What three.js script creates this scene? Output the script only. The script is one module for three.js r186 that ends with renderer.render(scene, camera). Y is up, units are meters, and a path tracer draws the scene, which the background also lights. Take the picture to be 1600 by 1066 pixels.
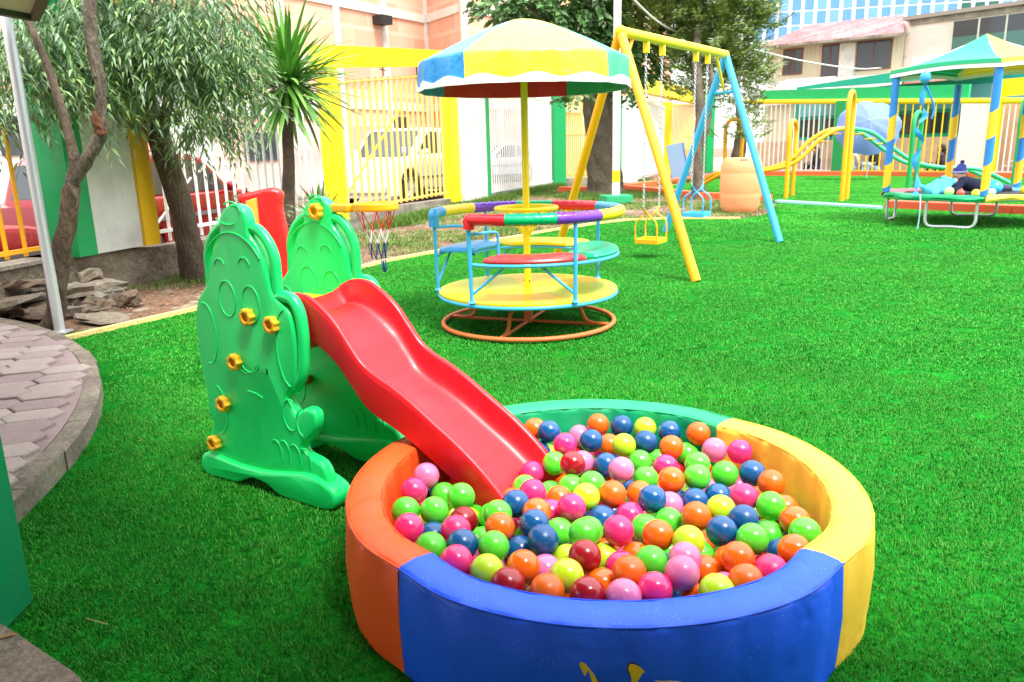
import * as THREE from 'three';
import { mergeGeometries, mergeVertices, toCreasedNormals } from 'three/addons/utils/BufferGeometryUtils.js';
import { RoundedBoxGeometry } from 'three/addons/geometries/RoundedBoxGeometry.js';
import { MarchingCubes } from 'three/addons/objects/MarchingCubes.js';

// ---------- camera, sky, sun, exposure ----------
const scene = new THREE.Scene();
const camera = new THREE.PerspectiveCamera(47.9, 1024 / 682, 0.05, 600);
camera.rotation.order = 'YXZ';
camera.position.set(0, 1.15, 0);
camera.rotation.set(-0.2434, 0, -0.025);
camera.focus = 2.6;
camera.userData.fStop = 9;

const renderer = new THREE.WebGLRenderer({ antialias: true });
renderer.setSize(1024, 682);
renderer.toneMapping = THREE.LinearToneMapping;
renderer.toneMappingExposure = 4.2;
renderer.shadowMap.enabled = true;

{ // bright, even, slightly warm overcast
  const w = 128, h = 64, d = new Float32Array(w * h * 4);
  for (let j = 0; j < h; j++) for (let i = 0; i < w; i++) {
    const el = ((j + 0.5) / h - 0.5) * Math.PI, s = Math.max(0, Math.sin(el));
    const soft = 0.03 * Math.sin(i / w * Math.PI * 4 + 1.3) * Math.cos(el) + 0.02 * Math.sin(i / w * Math.PI * 10 + j * 0.4) * Math.cos(el);
    const L = 0.5 + 0.42 * s + soft;
    const k = (j * w + i) * 4; d[k] = L * 0.985; d[k + 1] = L; d[k + 2] = L * 1.035; d[k + 3] = 1;
  }
  const sky = new THREE.DataTexture(d, w, h, THREE.RGBAFormat, THREE.FloatType);
  sky.mapping = THREE.EquirectangularReflectionMapping; sky.magFilter = THREE.LinearFilter; sky.needsUpdate = true;
  scene.background = sky; scene.environment = sky;
}
const sun = new THREE.DirectionalLight(new THREE.Color(1, 0.965, 0.9), 1.5);
sun.position.set(11, 28, 4); sun.target.position.set(2, 0, -8); sun.castShadow = true; sun.shadow.radius = 34;
sun.shadow.mapSize.set(2048, 2048);
Object.assign(sun.shadow.camera, { left: -30, right: 30, top: 30, bottom: -30, near: 1, far: 90 });
scene.add(sun, sun.target);

// ---------- helpers ----------
let seed = 7;
const rnd = () => { seed = (seed * 1664525 + 1013904223) >>> 0; return seed / 4294967296; };
const rr = (a, b) => a + (b - a) * rnd();
const V3 = (x, y, z) => new THREE.Vector3(x, y, z);
const rad = (a) => a * Math.PI / 180;
const used = new Map();
function numbered(n) { const k = used.get(n) ?? 0; used.set(n, k + 1); return k ? `${n}_${String(k).padStart(3, '0')}` : n; }

function uvm(g) { // texture coordinates in metres, by the way each face points
  if (g.index) g = g.toNonIndexed();
  const p = g.attributes.position, uv = new Float32Array(p.count * 2), a = V3(), b = V3(), c = V3(), n = V3(), e = V3();
  for (let i = 0; i < p.count; i += 3) {
    a.fromBufferAttribute(p, i); b.fromBufferAttribute(p, i + 1); c.fromBufferAttribute(p, i + 2);
    n.subVectors(b, a).cross(e.subVectors(c, a));
    const x = Math.abs(n.x), y = Math.abs(n.y), z = Math.abs(n.z);
    [a, b, c].forEach((q, k) => {
      const [u, v] = y >= x && y >= z ? [q.x, q.z] : x >= z ? [q.z, q.y] : [q.x, q.y];
      uv[(i + k) * 2] = u; uv[(i + k) * 2 + 1] = v;
    });
  }
  g.setAttribute('uv', new THREE.BufferAttribute(uv, 2));
  return g;
}
function join(gs, keepColor) {
  const list = (Array.isArray(gs) ? gs : [gs]).map((g) => { g = g.index ? g.toNonIndexed() : g; for (const k of Object.keys(g.attributes)) if (!['position', 'normal', 'uv', ...(keepColor ? ['color'] : [])].includes(k)) g.deleteAttribute(k); if (!g.attributes.normal) g.computeVertexNormals(); if (!g.attributes.uv) uvm(g); return g; });
  return list.length === 1 ? list[0] : mergeGeometries(list);
}
function mesh(name, gs, mat, parent, keepUv) {
  let g = join(gs);
  if (!keepUv) g = uvm(g);
  const m = new THREE.Mesh(g, mat); m.name = parent ? name : numbered(name); m.castShadow = m.receiveShadow = true;
  (parent ?? scene).add(m); return m;
}
function share(name, geo, mat, parent, x = 0, y = 0, z = 0, ry = 0) { // one more mesh of a shared geometry
  const m = new THREE.Mesh(geo, mat); m.name = parent ? name : numbered(name); m.position.set(x, y, z); m.rotation.y = ry; m.castShadow = m.receiveShadow = true;
  (parent ?? scene).add(m); return m;
}
function tag(o, label, category, group, kind) { o.userData = { label, category }; if (group) o.userData.group = group; if (kind) o.userData.kind = kind; return o; }
function thing(name, label, category, [x, y, z] = [0, 0, 0], turn = 0, group) {
  const o = new THREE.Group(); o.name = numbered(name); scene.add(o); o.position.set(x, y, z); o.rotation.y = turn; return tag(o, label, category, group);
}
function struct(name, gs, mat) { const m = mesh(name, gs, mat); m.userData.kind = 'structure'; return m; }

const T = (g, x = 0, y = 0, z = 0, rx = 0, ry = 0, rz = 0, sx = 1, sy = sx, sz = sx) => g.applyMatrix4(new THREE.Matrix4().compose(V3(x, y, z), new THREE.Quaternion().setFromEuler(new THREE.Euler(rx, ry, rz)), V3(sx, sy, sz)));
const box = (w, h, d, x = 0, y = 0, z = 0, ry = 0) => T(new THREE.BoxGeometry(w, h, d), x, y, z, 0, ry);
const rbox = (w, h, d, r, x = 0, y = 0, z = 0, ry = 0, seg = 2) => T(new RoundedBoxGeometry(w, h, d, seg, r), x, y, z, 0, ry);
const cyl = (r0, r1, h, x = 0, y = 0, z = 0, seg = 16) => T(new THREE.CylinderGeometry(r1, r0, h, seg), x, y + h / 2, z);
function bar(a, b, r, seg = 10, r2 = r) { // round bar from a to b
  const A = V3(...a), B = V3(...b), d = B.clone().sub(A), L = d.length();
  return new THREE.CylinderGeometry(r2, r, L, seg).applyMatrix4(new THREE.Matrix4().compose(A.add(B).multiplyScalar(0.5), new THREE.Quaternion().setFromUnitVectors(V3(0, 1, 0), d.normalize()), V3(1, 1, 1)));
}
const tube = (pts, r, n = 24, seg = 8, closed = false) => new THREE.TubeGeometry(new THREE.CatmullRomCurve3(pts.map((p) => V3(...p)), closed), n, r, seg, closed);
const ball = (r, x, y, z, ws = 16, hs = 10) => T(new THREE.SphereGeometry(r, ws, hs), x, y, z);
const poly = (pts) => { const s = new THREE.Shape(); pts.forEach(([x, y], i) => (i ? s.lineTo(x, y) : s.moveTo(x, y))); return s; };
const smooth = (pts, n = 4) => new THREE.CatmullRomCurve3(pts.map(([x, y]) => V3(x, y, 0)), true).getPoints(pts.length * n).slice(0, -1).map((p) => [p.x, p.y]);
function taper(pts, radii, seg = 10, wob = 0) { // tapered limb through points
  const c = new THREE.CatmullRomCurve3(pts.map((p) => V3(...p))), n = pts.length * 5, fr = c.computeFrenetFrames(n), pos = [], idx = [];
  for (let i = 0; i <= n; i++) {
    const t = i / n, P = c.getPoint(t), q = t * (radii.length - 1), k = Math.min(radii.length - 2, Math.floor(q)), r = radii[k] + (radii[k + 1] - radii[k]) * (q - k);
    for (let j = 0; j < seg; j++) {
      const a = j / seg * Math.PI * 2, w = 1 + wob * Math.sin(a * 3 + i * 0.9) + wob * 0.7 * Math.sin(a * 5 - i * 1.7), v = fr.normals[i].clone().multiplyScalar(Math.cos(a)).addScaledVector(fr.binormals[i], Math.sin(a)).multiplyScalar(r * w).add(P);
      pos.push(v.x, v.y, v.z);
      if (i < n) { const A = i * seg + j, B = i * seg + (j + 1) % seg; idx.push(A, B, A + seg, B, B + seg, A + seg); }
    }
  }
  const g = new THREE.BufferGeometry(); g.setAttribute('position', new THREE.Float32BufferAttribute(pos, 3)); g.setIndex(idx); g.computeVertexNormals(); return g;
}
function flat(pts, y) { return T(new THREE.ShapeGeometry(poly(pts.map(([x, z]) => [x, -z]))), 0, y, 0, -Math.PI / 2); } // a level sheet, outline in x, z
function slab(pts, y0, y1) { return T(new THREE.ExtrudeGeometry(poly(pts.map(([x, z]) => [x, -z])), { depth: y1 - y0, bevelEnabled: false }), 0, y0, 0, -Math.PI / 2); }
function inside(x, z, P) { let r = false; for (let i = 0, j = P.length - 1; i < P.length; j = i++) if ((P[i][1] > z) !== (P[j][1] > z) && x < (P[j][0] - P[i][0]) * (z - P[i][1]) / (P[j][1] - P[i][1]) + P[i][0]) r = !r; return r; }

// ---------- textures ----------
function hash(x, y, s) { let h = (x * 374761393 + y * 668265263 + s * 1274126177) | 0; h = Math.imul(h ^ (h >>> 13), 1274126177); return ((h ^ (h >>> 16)) >>> 0) / 4294967296; }
function vnoise(x, y, per, s) { // tileable value noise
  const xi = Math.floor(x), yi = Math.floor(y), fx = x - xi, fy = y - yi, u = fx * fx * (3 - 2 * fx), v = fy * fy * (3 - 2 * fy), m = (a) => ((a % per) + per) % per;
  const a = hash(m(xi), m(yi), s), b = hash(m(xi + 1), m(yi), s), c = hash(m(xi), m(yi + 1), s), d = hash(m(xi + 1), m(yi + 1), s);
  return a + (b - a) * u + (c - a) * v + (a - b - c + d) * u * v;
}
function fbm(u, v, base, oct, s) { let f = 0, a = 0.5, t = 0; for (let o = 0, p = base; o < oct; o++, p *= 2, a *= 0.55) { f += a * vnoise(u * p, v * p, p, s + o); t += a; } return f / t; }
function tex(n, fn, metres, colour) {
  const d = new Uint8Array(n * n * 4);
  for (let j = 0; j < n; j++) for (let i = 0; i < n; i++) { const c = fn(i / n, j / n); const k = (j * n + i) * 4; for (let q = 0; q < 3; q++) d[k + q] = Math.max(0, Math.min(255, 255 * (Array.isArray(c) ? c[q] : c))); d[k + 3] = 255; }
  const t = new THREE.DataTexture(d, n, n); t.wrapS = t.wrapT = THREE.RepeatWrapping; t.magFilter = THREE.LinearFilter; t.minFilter = THREE.LinearMipmapLinearFilter; t.generateMipmaps = true;
  if (colour) t.colorSpace = THREE.SRGBColorSpace;
  t.repeat.set(1 / metres, 1 / metres); t.needsUpdate = true; return t;
}
const mix3 = (a, b, t) => a.map((v, i) => v + (b[i] - v) * t);
const TX = {
  fine: tex(256, (u, v) => fbm(u, v, 32, 3, 3), 0.25),
  peel: tex(256, (u, v) => fbm(u, v, 64, 2, 13), 0.2),
  soft: tex(256, (u, v) => fbm(u, v, 4, 5, 9), 0.9),
  scuff: tex(512, (u, v) => { const a = fbm(u, v, 4, 6, 141), l = fbm(u, v * 0.15 % 1, 40, 3, 142); return 0.28 + a * 0.42 + (l > 0.66 ? 0.14 : 0); }, 0.7),
  plaster: tex(256, (u, v) => { const t = fbm(u, v, 6, 6, 21), g = fbm(u, v, 60, 2, 22); return mix3([0.93, 0.93, 0.92], [0.78, 0.77, 0.75], Math.max(0, t * 1.5 - 0.55) + (g - 0.5) * 0.25); }, 1.3, true),
  concrete: tex(512, (u, v) => { const t = fbm(u, v, 5, 6, 31), g = fbm(u, v, 90, 2, 32); const k = t * 0.8 + (g - 0.5) * 0.5; return mix3([0.36, 0.34, 0.31], [0.76, 0.74, 0.69], k); }, 1.1, true),
  dirt: tex(512, (u, v) => { const t = fbm(u, v, 7, 6, 41), g = fbm(u, v, 110, 2, 42), m = fbm(u, v, 14, 4, 43); let c = mix3([0.34, 0.24, 0.18], [0.66, 0.52, 0.41], t * 0.75 + (g - 0.5) * 0.7); if (m > 0.56) c = mix3(c, [0.6, 0.58, 0.5], Math.min(1, (m - 0.56) * 5)); return c; }, 2.3, true),
  bark: tex(256, (u, v) => { const w = fbm(u, v, 6, 4, 51); return Math.pow(fbm(u * 4 % 1, (v + w * 0.12) % 1, 8, 4, 52), 1.4); }, 0.5),
  weave: tex(256, (u, v) => 0.5 + 0.25 * Math.sin(u * Math.PI * 256) * Math.sin(v * Math.PI * 256) + (fbm(u, v, 16, 4, 61) - 0.5) * 0.5, 0.2),
  wrinkle: tex(256, (u, v) => { const a = fbm(u, v, 3, 4, 71); return 0.5 + 0.5 * Math.sin(6.283 * (u * 2 + a * 2.2)) * fbm(u, v, 5, 3, 72); }, 0.5),
  brick: tex(512, (u, v) => { const R = 28, row = Math.floor(v * R), C = 10, uu = (u * C + (row % 2) * 0.5) % C, col = Math.floor(uu), fx = uu - col, fy = v * R - row, j = fx < 0.03 || fy < 0.12; const h = hash(col, row, 81); return j ? [0.86, 0.72, 0.64] : mix3([0.82, 0.6, 0.5], [0.92, 0.74, 0.65], h * 0.6 + fbm(u, v, 20, 3, 82) * 0.4); }, 2.2, true),
  whitebrick: tex(512, (u, v) => { const R = 16, row = Math.floor(v * R), C = 6, uu = (u * C + (row % 2) * 0.5) % C, col = Math.floor(uu), fx = uu - col, fy = v * R - row, j = fx < 0.04 || fy < 0.14; const h = hash(col, row, 91) * 0.6 + fbm(u, v, 8, 4, 92) * 0.6; return j ? [0.84, 0.8, 0.76] : mix3([0.93, 0.88, 0.85], [0.8, 0.5, 0.42], Math.max(0, h * 1.7 - 0.85)); }, 2.4, true),
  tin: tex(256, (u, v) => { const t = fbm(u, v, 6, 5, 95), g = fbm(u * 0.2 % 1, v, 20, 4, 96); return mix3([0.6, 0.3, 0.31], [0.78, 0.56, 0.56], t * 0.8 + (g - 0.5)); }, 3, true),
  stone: tex(512, (u, v) => { const a = fbm(u, v, 7, 6, 111), b = fbm(u, v, 3, 4, 112); return Math.abs(a - 0.5) * 1.6 + b * 0.4; }, 0.9),
  dust: tex(512, (u, v) => { const c = hash(Math.floor(u * 200), Math.floor(v * 200), 121) > 0.993 && fbm(u, v, 6, 3, 122) > 0.45; return c ? [0.45, 0.58, 0.92] : mix3([0.05, 0.35, 0.96], [0.06, 0.38, 1], fbm(u, v, 5, 5, 123)); }, 0.42, true),
  turf: tex(512, (u, v) => { const t = fbm(u, v, 6, 5, 101), g = fbm(u, v, 128, 2, 102); return mix3([0.03, 0.3, 0.06], [0.14, 0.6, 0.16], t * 0.55 + (g - 0.3) * 0.75); }, 1.7, true),
};
const LC = (c) => new THREE.Color().setRGB(...c);
function M(c, rough = 0.5, o = {}) { return new THREE.MeshPhysicalMaterial({ color: LC(c), roughness: rough, ...o }); }
const plastic = (c, rough = 0.36, o = {}) => M(c, Math.min(1, rough * 2), { bumpMap: TX.peel, bumpScale: 0.0004, roughnessMap: TX.scuff, ...o });
const paint = (c, rough = 0.38, o = {}) => M(c, Math.min(1, rough * 2), { roughnessMap: TX.scuff, bumpMap: TX.fine, bumpScale: 0.0006, ...o });
const vinyl = (c, o = {}) => M(c, 0.5, { bumpMap: TX.wrinkle, bumpScale: 0.005, ...o });
const W = [1, 1, 1];
const K = {
  green: plastic([0.005, 0.76, 0.17]), greenPaint: paint([0.0, 0.33, 0.09], 0.5), darkGreen: paint([0.0, 0.2, 0.07], 0.5),
  red: plastic([0.78, 0.006, 0.016], 0.36, { bumpMap: null }), knob: plastic([0.92, 0.46, 0.01], 0.5), orangeStep: plastic([0.8, 0.12, 0.01]), hoopYellow: plastic([0.88, 0.45, 0.01]),
  yellow: paint([0.9, 0.68, 0.004]), amber: paint([0.92, 0.42, 0.004]), skyBlue: paint([0.05, 0.42, 0.8]), rust: paint([0.72, 0.16, 0.04], 0.55),
  white: paint([0.82, 0.82, 0.8]), wall: M([0.86, 0.86, 0.84], 0.9, { map: TX.plaster, bumpMap: TX.fine, bumpScale: 0.006 }),
  concrete: M([0.8, 0.8, 0.78], 0.92, { map: TX.concrete, bumpMap: TX.fine, bumpScale: 0.006 }), rough: M([0.72, 0.62, 0.52], 0.95, { map: TX.concrete, bumpMap: TX.stone, bumpScale: 0.05 }),
  pale: M([1, 0.98, 0.94], 0.9, { map: TX.concrete, bumpMap: TX.fine, bumpScale: 0.004 }),
  steel: M([0.6, 0.63, 0.66], 0.32, { metalness: 0.85 }), galv: M([0.62, 0.65, 0.68], 0.45, { metalness: 0.55, bumpMap: TX.fine, bumpScale: 0.0006 }),
  black: M([0.015, 0.015, 0.016], 0.6), rubber: M([0.02, 0.02, 0.021], 0.8), glass: M([0.045, 0.055, 0.06], 0.05, { specularIntensity: 1 }), dark: M([0.03, 0.028, 0.026], 0.85),
  kerbRed: paint([0.78, 0.13, 0.035], 0.7), tan: M([0.6, 0.55, 0.4], 0.85, { bumpMap: TX.fine, bumpScale: 0.003 }),
};
// ---------- ground, turf, street, patio ----------
const PAT = { x: -5.717, z: -1.823, R: 4.1, h: 0.09 };
const PIT = { x: 0.2335, z: -1.964, R: 0.684, h: 0.269 };
const turfEdge = [[-2.98, -4.92], [-2.46, -5.88], [-1.9, -7.1], [-1.37, -8.33], [-0.81, -9.15], [0.4, -10.9], [1.3, -12.0], [1.86, -12.5], [2.7, -12.62], [3.68, -12.35]];
const TURF = [[-4.2, 4], [-4.2, -4.2], ...turfEdge, [4.5, -13.3], [5.45, -15.8], [4.6, -17.1], [3.5, -21.4], [8.9, -29.5], [12.6, -26.8], [15.6, -21.6], [24, -14], [24, 4]];
const porchEdge = [[-2.2, -1.98], [-1.5, -1.82], [-1.25, -1.67], [-1.0, -1.5], [-0.7, -1.22], [-0.2, -0.95], [0.8, -0.7], [5, -0.6]];
const PORCH = [...porchEdge, [5, 3.2], [-4, 3.2], [-4, -1.98]];
struct('ground', flat([[-300, 200], [-300, -300], [300, -300], [300, 200]], -0.01), M(W, 0.95, { map: TX.dirt, bumpMap: TX.fine, bumpScale: 0.012 }));
struct('turf', flat(TURF, 0), M(W, 0.95, { map: TX.turf, bumpMap: TX.fine, bumpScale: 0.01, specularIntensity: 0.1 }));
const turfSeam = struct('turf_edging', turfEdge.slice(0, -1).map((a, i) => { const b = turfEdge[i + 1], L = Math.hypot(b[0] - a[0], b[1] - a[1]) + 0.03; return box(L, 0.03, 0.055, (a[0] + b[0]) / 2, 0.013 + (i % 2) * 0.0025, (a[1] + b[1]) / 2, -Math.atan2(b[1] - a[1], b[0] - a[0])); }), M([0.72, 0.55, 0.2], 0.9, { bumpMap: TX.fine, bumpScale: 0.006 }));

function bladePatch(size, n, hgt, w, tones, lean = 0.75) {
  const pos = [], nor = [], col = [];
  for (let i = 0; i < n; i++) {
    const x = rr(-0.55, 0.55) * size, z = rr(-0.55, 0.55) * size, a = rr(0, 6.283), h = hgt * rr(0.6, 1.15), ln = h * rr(0.1, lean * 1.6), dx = Math.cos(a), dz = Math.sin(a), px = -dz * w * rr(0.7, 1.2) / 2, pz = dx * w / 2;
    const t = tones[Math.floor(rnd() * tones.length)], b = rr(0.8, 1.2), c = t.map((v) => v * b);
    const mx = x + dx * ln * 0.35, mz = z + dz * ln * 0.35, tx = x + dx * ln, tz = z + dz * ln, my = h * 0.62;
    const P = [[x - px, 0, z - pz], [x + px, 0, z + pz], [mx + px * 0.8, my, mz + pz * 0.8], [x - px, 0, z - pz], [mx + px * 0.8, my, mz + pz * 0.8], [mx - px * 0.8, my, mz - pz * 0.8], [mx - px * 0.8, my, mz - pz * 0.8], [mx + px * 0.8, my, mz + pz * 0.8], [tx, h, tz]];
    const fl = rnd() < 0.5 ? 1 : -1, N = V3(-dx * 0.8, 0.5, -dz * 0.8).normalize().toArray(); void fl;
    for (const q of P) { pos.push(...q); nor.push(...N); col.push(...c); }
  }
  const g = new THREE.BufferGeometry();
  g.setAttribute('position', new THREE.Float32BufferAttribute(pos, 3)); g.setAttribute('normal', new THREE.Float32BufferAttribute(nor, 3)); g.setAttribute('color', new THREE.Float32BufferAttribute(col, 3));
  return g;
}
function scatter(name, geo, mat, places, label, category) {
  const im = new THREE.InstancedMesh(geo, mat, places.length), m = new THREE.Matrix4(), q = new THREE.Quaternion(), c = new THREE.Color();
  places.forEach(([x, y, z, s, tone = 1, sy = s], i) => { m.compose(V3(x, y, z), q.setFromEuler(new THREE.Euler(0, rr(0, 6.283), 0)), V3(s, sy, s)); im.setMatrixAt(i, m); im.setColorAt(i, c.setRGB(tone, tone, tone)); });
  im.name = numbered(name); im.castShadow = im.receiveShadow = true; scene.add(im); tag(im, label, category, null, 'stuff'); return im;
}
const turfTones = [[0.03, 0.25, 0.016], [0.046, 0.3, 0.023], [0.066, 0.355, 0.032], [0.02, 0.215, 0.014], [0.125, 0.43, 0.075], [0.03, 0.27, 0.028]];
const blade = new THREE.MeshPhysicalMaterial({ vertexColors: true, roughness: 0.75, specularIntensity: 0.35, side: THREE.DoubleSide });
const onTurf = (x, z, m = 0) => inside(x, z, TURF) && !inside(x, z, PORCH) && Math.hypot(x - PAT.x, z - PAT.z) > PAT.R + 0.015 + m && Math.hypot(x - PIT.x, z - PIT.z) > PIT.R - 0.05;
const seen = (x, z, pad) => { const d = -z; return d > -0.2 && x > -0.72 * d - pad && x < 0.74 * d + pad; };
const patchTone = (x, z) => 0.74 + 0.4 * fbm((x / 7 + 10) % 1, (z / 7 + 10) % 1, 4, 4, 201) + (fbm((x / 9 + 10) % 1, (z / 3 + 10) % 1, 6, 3, 203) > 0.62 ? 0.14 : 0);
{
  const lists = [[], [], []], step = [0.13, 0.28, 0.7];
  for (let k = 0; k < 3; k++) {
    const s = step[k], lo = [0, 4.2, 9.5][k], hi = [4.2, 9.5, 33][k];
    for (let x = -6; x < 20; x += s) for (let z = 0; z > -33; z -= s) {
      const px = x + rr(-0.2, 0.2) * s, pz = z + rr(-0.2, 0.2) * s, d = Math.hypot(px, pz);
      if (d < lo || d >= hi || !seen(px, pz, 0.9) || !onTurf(px, pz, s * 0.2)) continue;
      lists[k].push([px, 0, pz, rr(0.95, 1.1), patchTone(px, pz) * (pz < -10.9 - Math.max(0, px - 4.5) * 0.15 && px > 3.7 ? 1.35 : 1), rr(0.9, 1.12)]);
    }
  }
  scatter('turf_blades', bladePatch(0.13, 520, 0.0115, 0.0019, turfTones), blade, lists[0], 'short green artificial turf around the ball pit', 'turf');
  scatter('turf_blades', bladePatch(0.28, 950, 0.0115, 0.0034, turfTones), blade, lists[1], 'short green artificial turf around the roundabout', 'turf');
  scatter('turf_blades', bladePatch(0.7, 1700, 0.0115, 0.0075, turfTones), blade, lists[2], 'short green artificial turf between swings and far fence', 'turf');
  // rough natural grass on the dirt strip
  const strip = [], dry = [], S = [...turfEdge.slice(1).map((p) => [p[0] - 0.03, p[1] - 0.06]), [4.6, -13.4], [5.4, -15.6], [4.4, -17.2], [3.2, -21.8], [5.6, -30], [2.4, -25], [1.2, -24.2], [-0.9, -17.4], [-3.2, -8.3], [-3.5, -6.9], [-3.3, -5.9]];
  for (let i = 0; i < 9000; i++) {
    const x = rr(-4, 6), z = rr(-29, -5.6); if (!inside(x, z, S)) continue;
    const f = fbm((x / 5 + 10) % 1, (z / 5 + 10) % 1, 5, 4, 301), far = Math.min(1, (-z - 5.5) / 5);
    if (rnd() < (f - 0.56 + far * 0.22) * 3.2) (rnd() < 0.45 ? dry : strip).push([x, 0, z, rr(0.6, 1.3), rr(0.8, 1.15), rr(0.5, 1.2)]);
  }
  // taller fringe along the foot of the wall, under the tree and round the lamp post
  for (let i = 0; i < 420; i++) { const t = rnd(), x = -2.2 + t * 3.6 + rr(0, 0.35), z = -12.6 - t * 12.2 + rr(-0.1, 0.5); strip.push([x, 0, z, rr(0.9, 1.6), rr(0.8, 1.1), rr(1.2, 2.6)]); }
  for (let i = 0; i < 160; i++) { const a = rr(0, 6.3), r = rr(0.25, 0.9); strip.push([2.4 + Math.cos(a) * r * 1.4, 0, -19.2 + Math.sin(a) * r * 1.6, rr(0.8, 1.4), 0.9, rr(1, 2.2)]); }
  for (let i = 0; i < 26; i++) { const a = rr(0, 6.3), r = rr(0.12, 0.4); strip.push([-3.05 + Math.cos(a) * r, 0, -7.35 + Math.sin(a) * r, rr(0.4, 0.8), 0.9, rr(0.4, 0.9)]); }
  for (let i = 0; i < 200; i++) { const x = rr(4.3, 7.5), z = -22 - (x - 3.4) * 1.35 + rr(-1.6, -0.3); strip.push([x, 0, z, 1.5, 0.95, rr(1, 2.4)]); }
  scatter('grass', bladePatch(0.3, 60, 0.06, 0.007, [[0.1, 0.2, 0.03], [0.16, 0.26, 0.05], [0.08, 0.17, 0.03]], 0.9), blade, strip, 'rough green grass growing along the wall and round the tree', 'grass');
  scatter('dry_grass', bladePatch(0.34, 50, 0.035, 0.007, [[0.34, 0.3, 0.13], [0.28, 0.27, 0.1], [0.4, 0.34, 0.2]], 1.4), blade, dry, 'short dry yellow grass on the bare earth strip', 'grass');
}
// street behind the fence, at the level of the wall's top
const FENCE = [[-4.5, -2.6], [-3.92, -5.7], [-3.74, -6.73], [-3.45, -7.98], [-1.13, -17.35], [1.5, -25.5], [4.0, -26.0], [6.55, -33], [9.0, -35.2], [9.8, -33.2], [15.6, -23.2], [30, -8]];
const streetY = (z) => -0.3 + 0.3 * Math.min(1, Math.max(0, (-z - 6) / 12));
const streetG = slab([[-60, 10], [-60, -6], [-60, -18], [-60, -60], [-20, -60], [6.3, -34], [3.8, -27], [1.3, -25.7], [-1.26, -18], [-3.58, -7.98], [-4.05, -5.7], [-4.6, -2.4]], -1, 0);
{ const p = streetG.attributes.position; for (let i = 0; i < p.count; i++) p.setY(i, p.getY(i) + streetY(p.getZ(i)) - 0.002); streetG.computeVertexNormals(); }
struct('street', streetG, M([0.95, 0.93, 0.9], 0.9, { map: TX.concrete, bumpMap: TX.fine, bumpScale: 0.004 }));
struct('back_lane', flat([[6.4, -34], [9.2, -36], [10, -33.5], [15.9, -23.3], [40, -10], [80, -40], [40, -90], [0, -60]], 0.004), K.pale);

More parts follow.
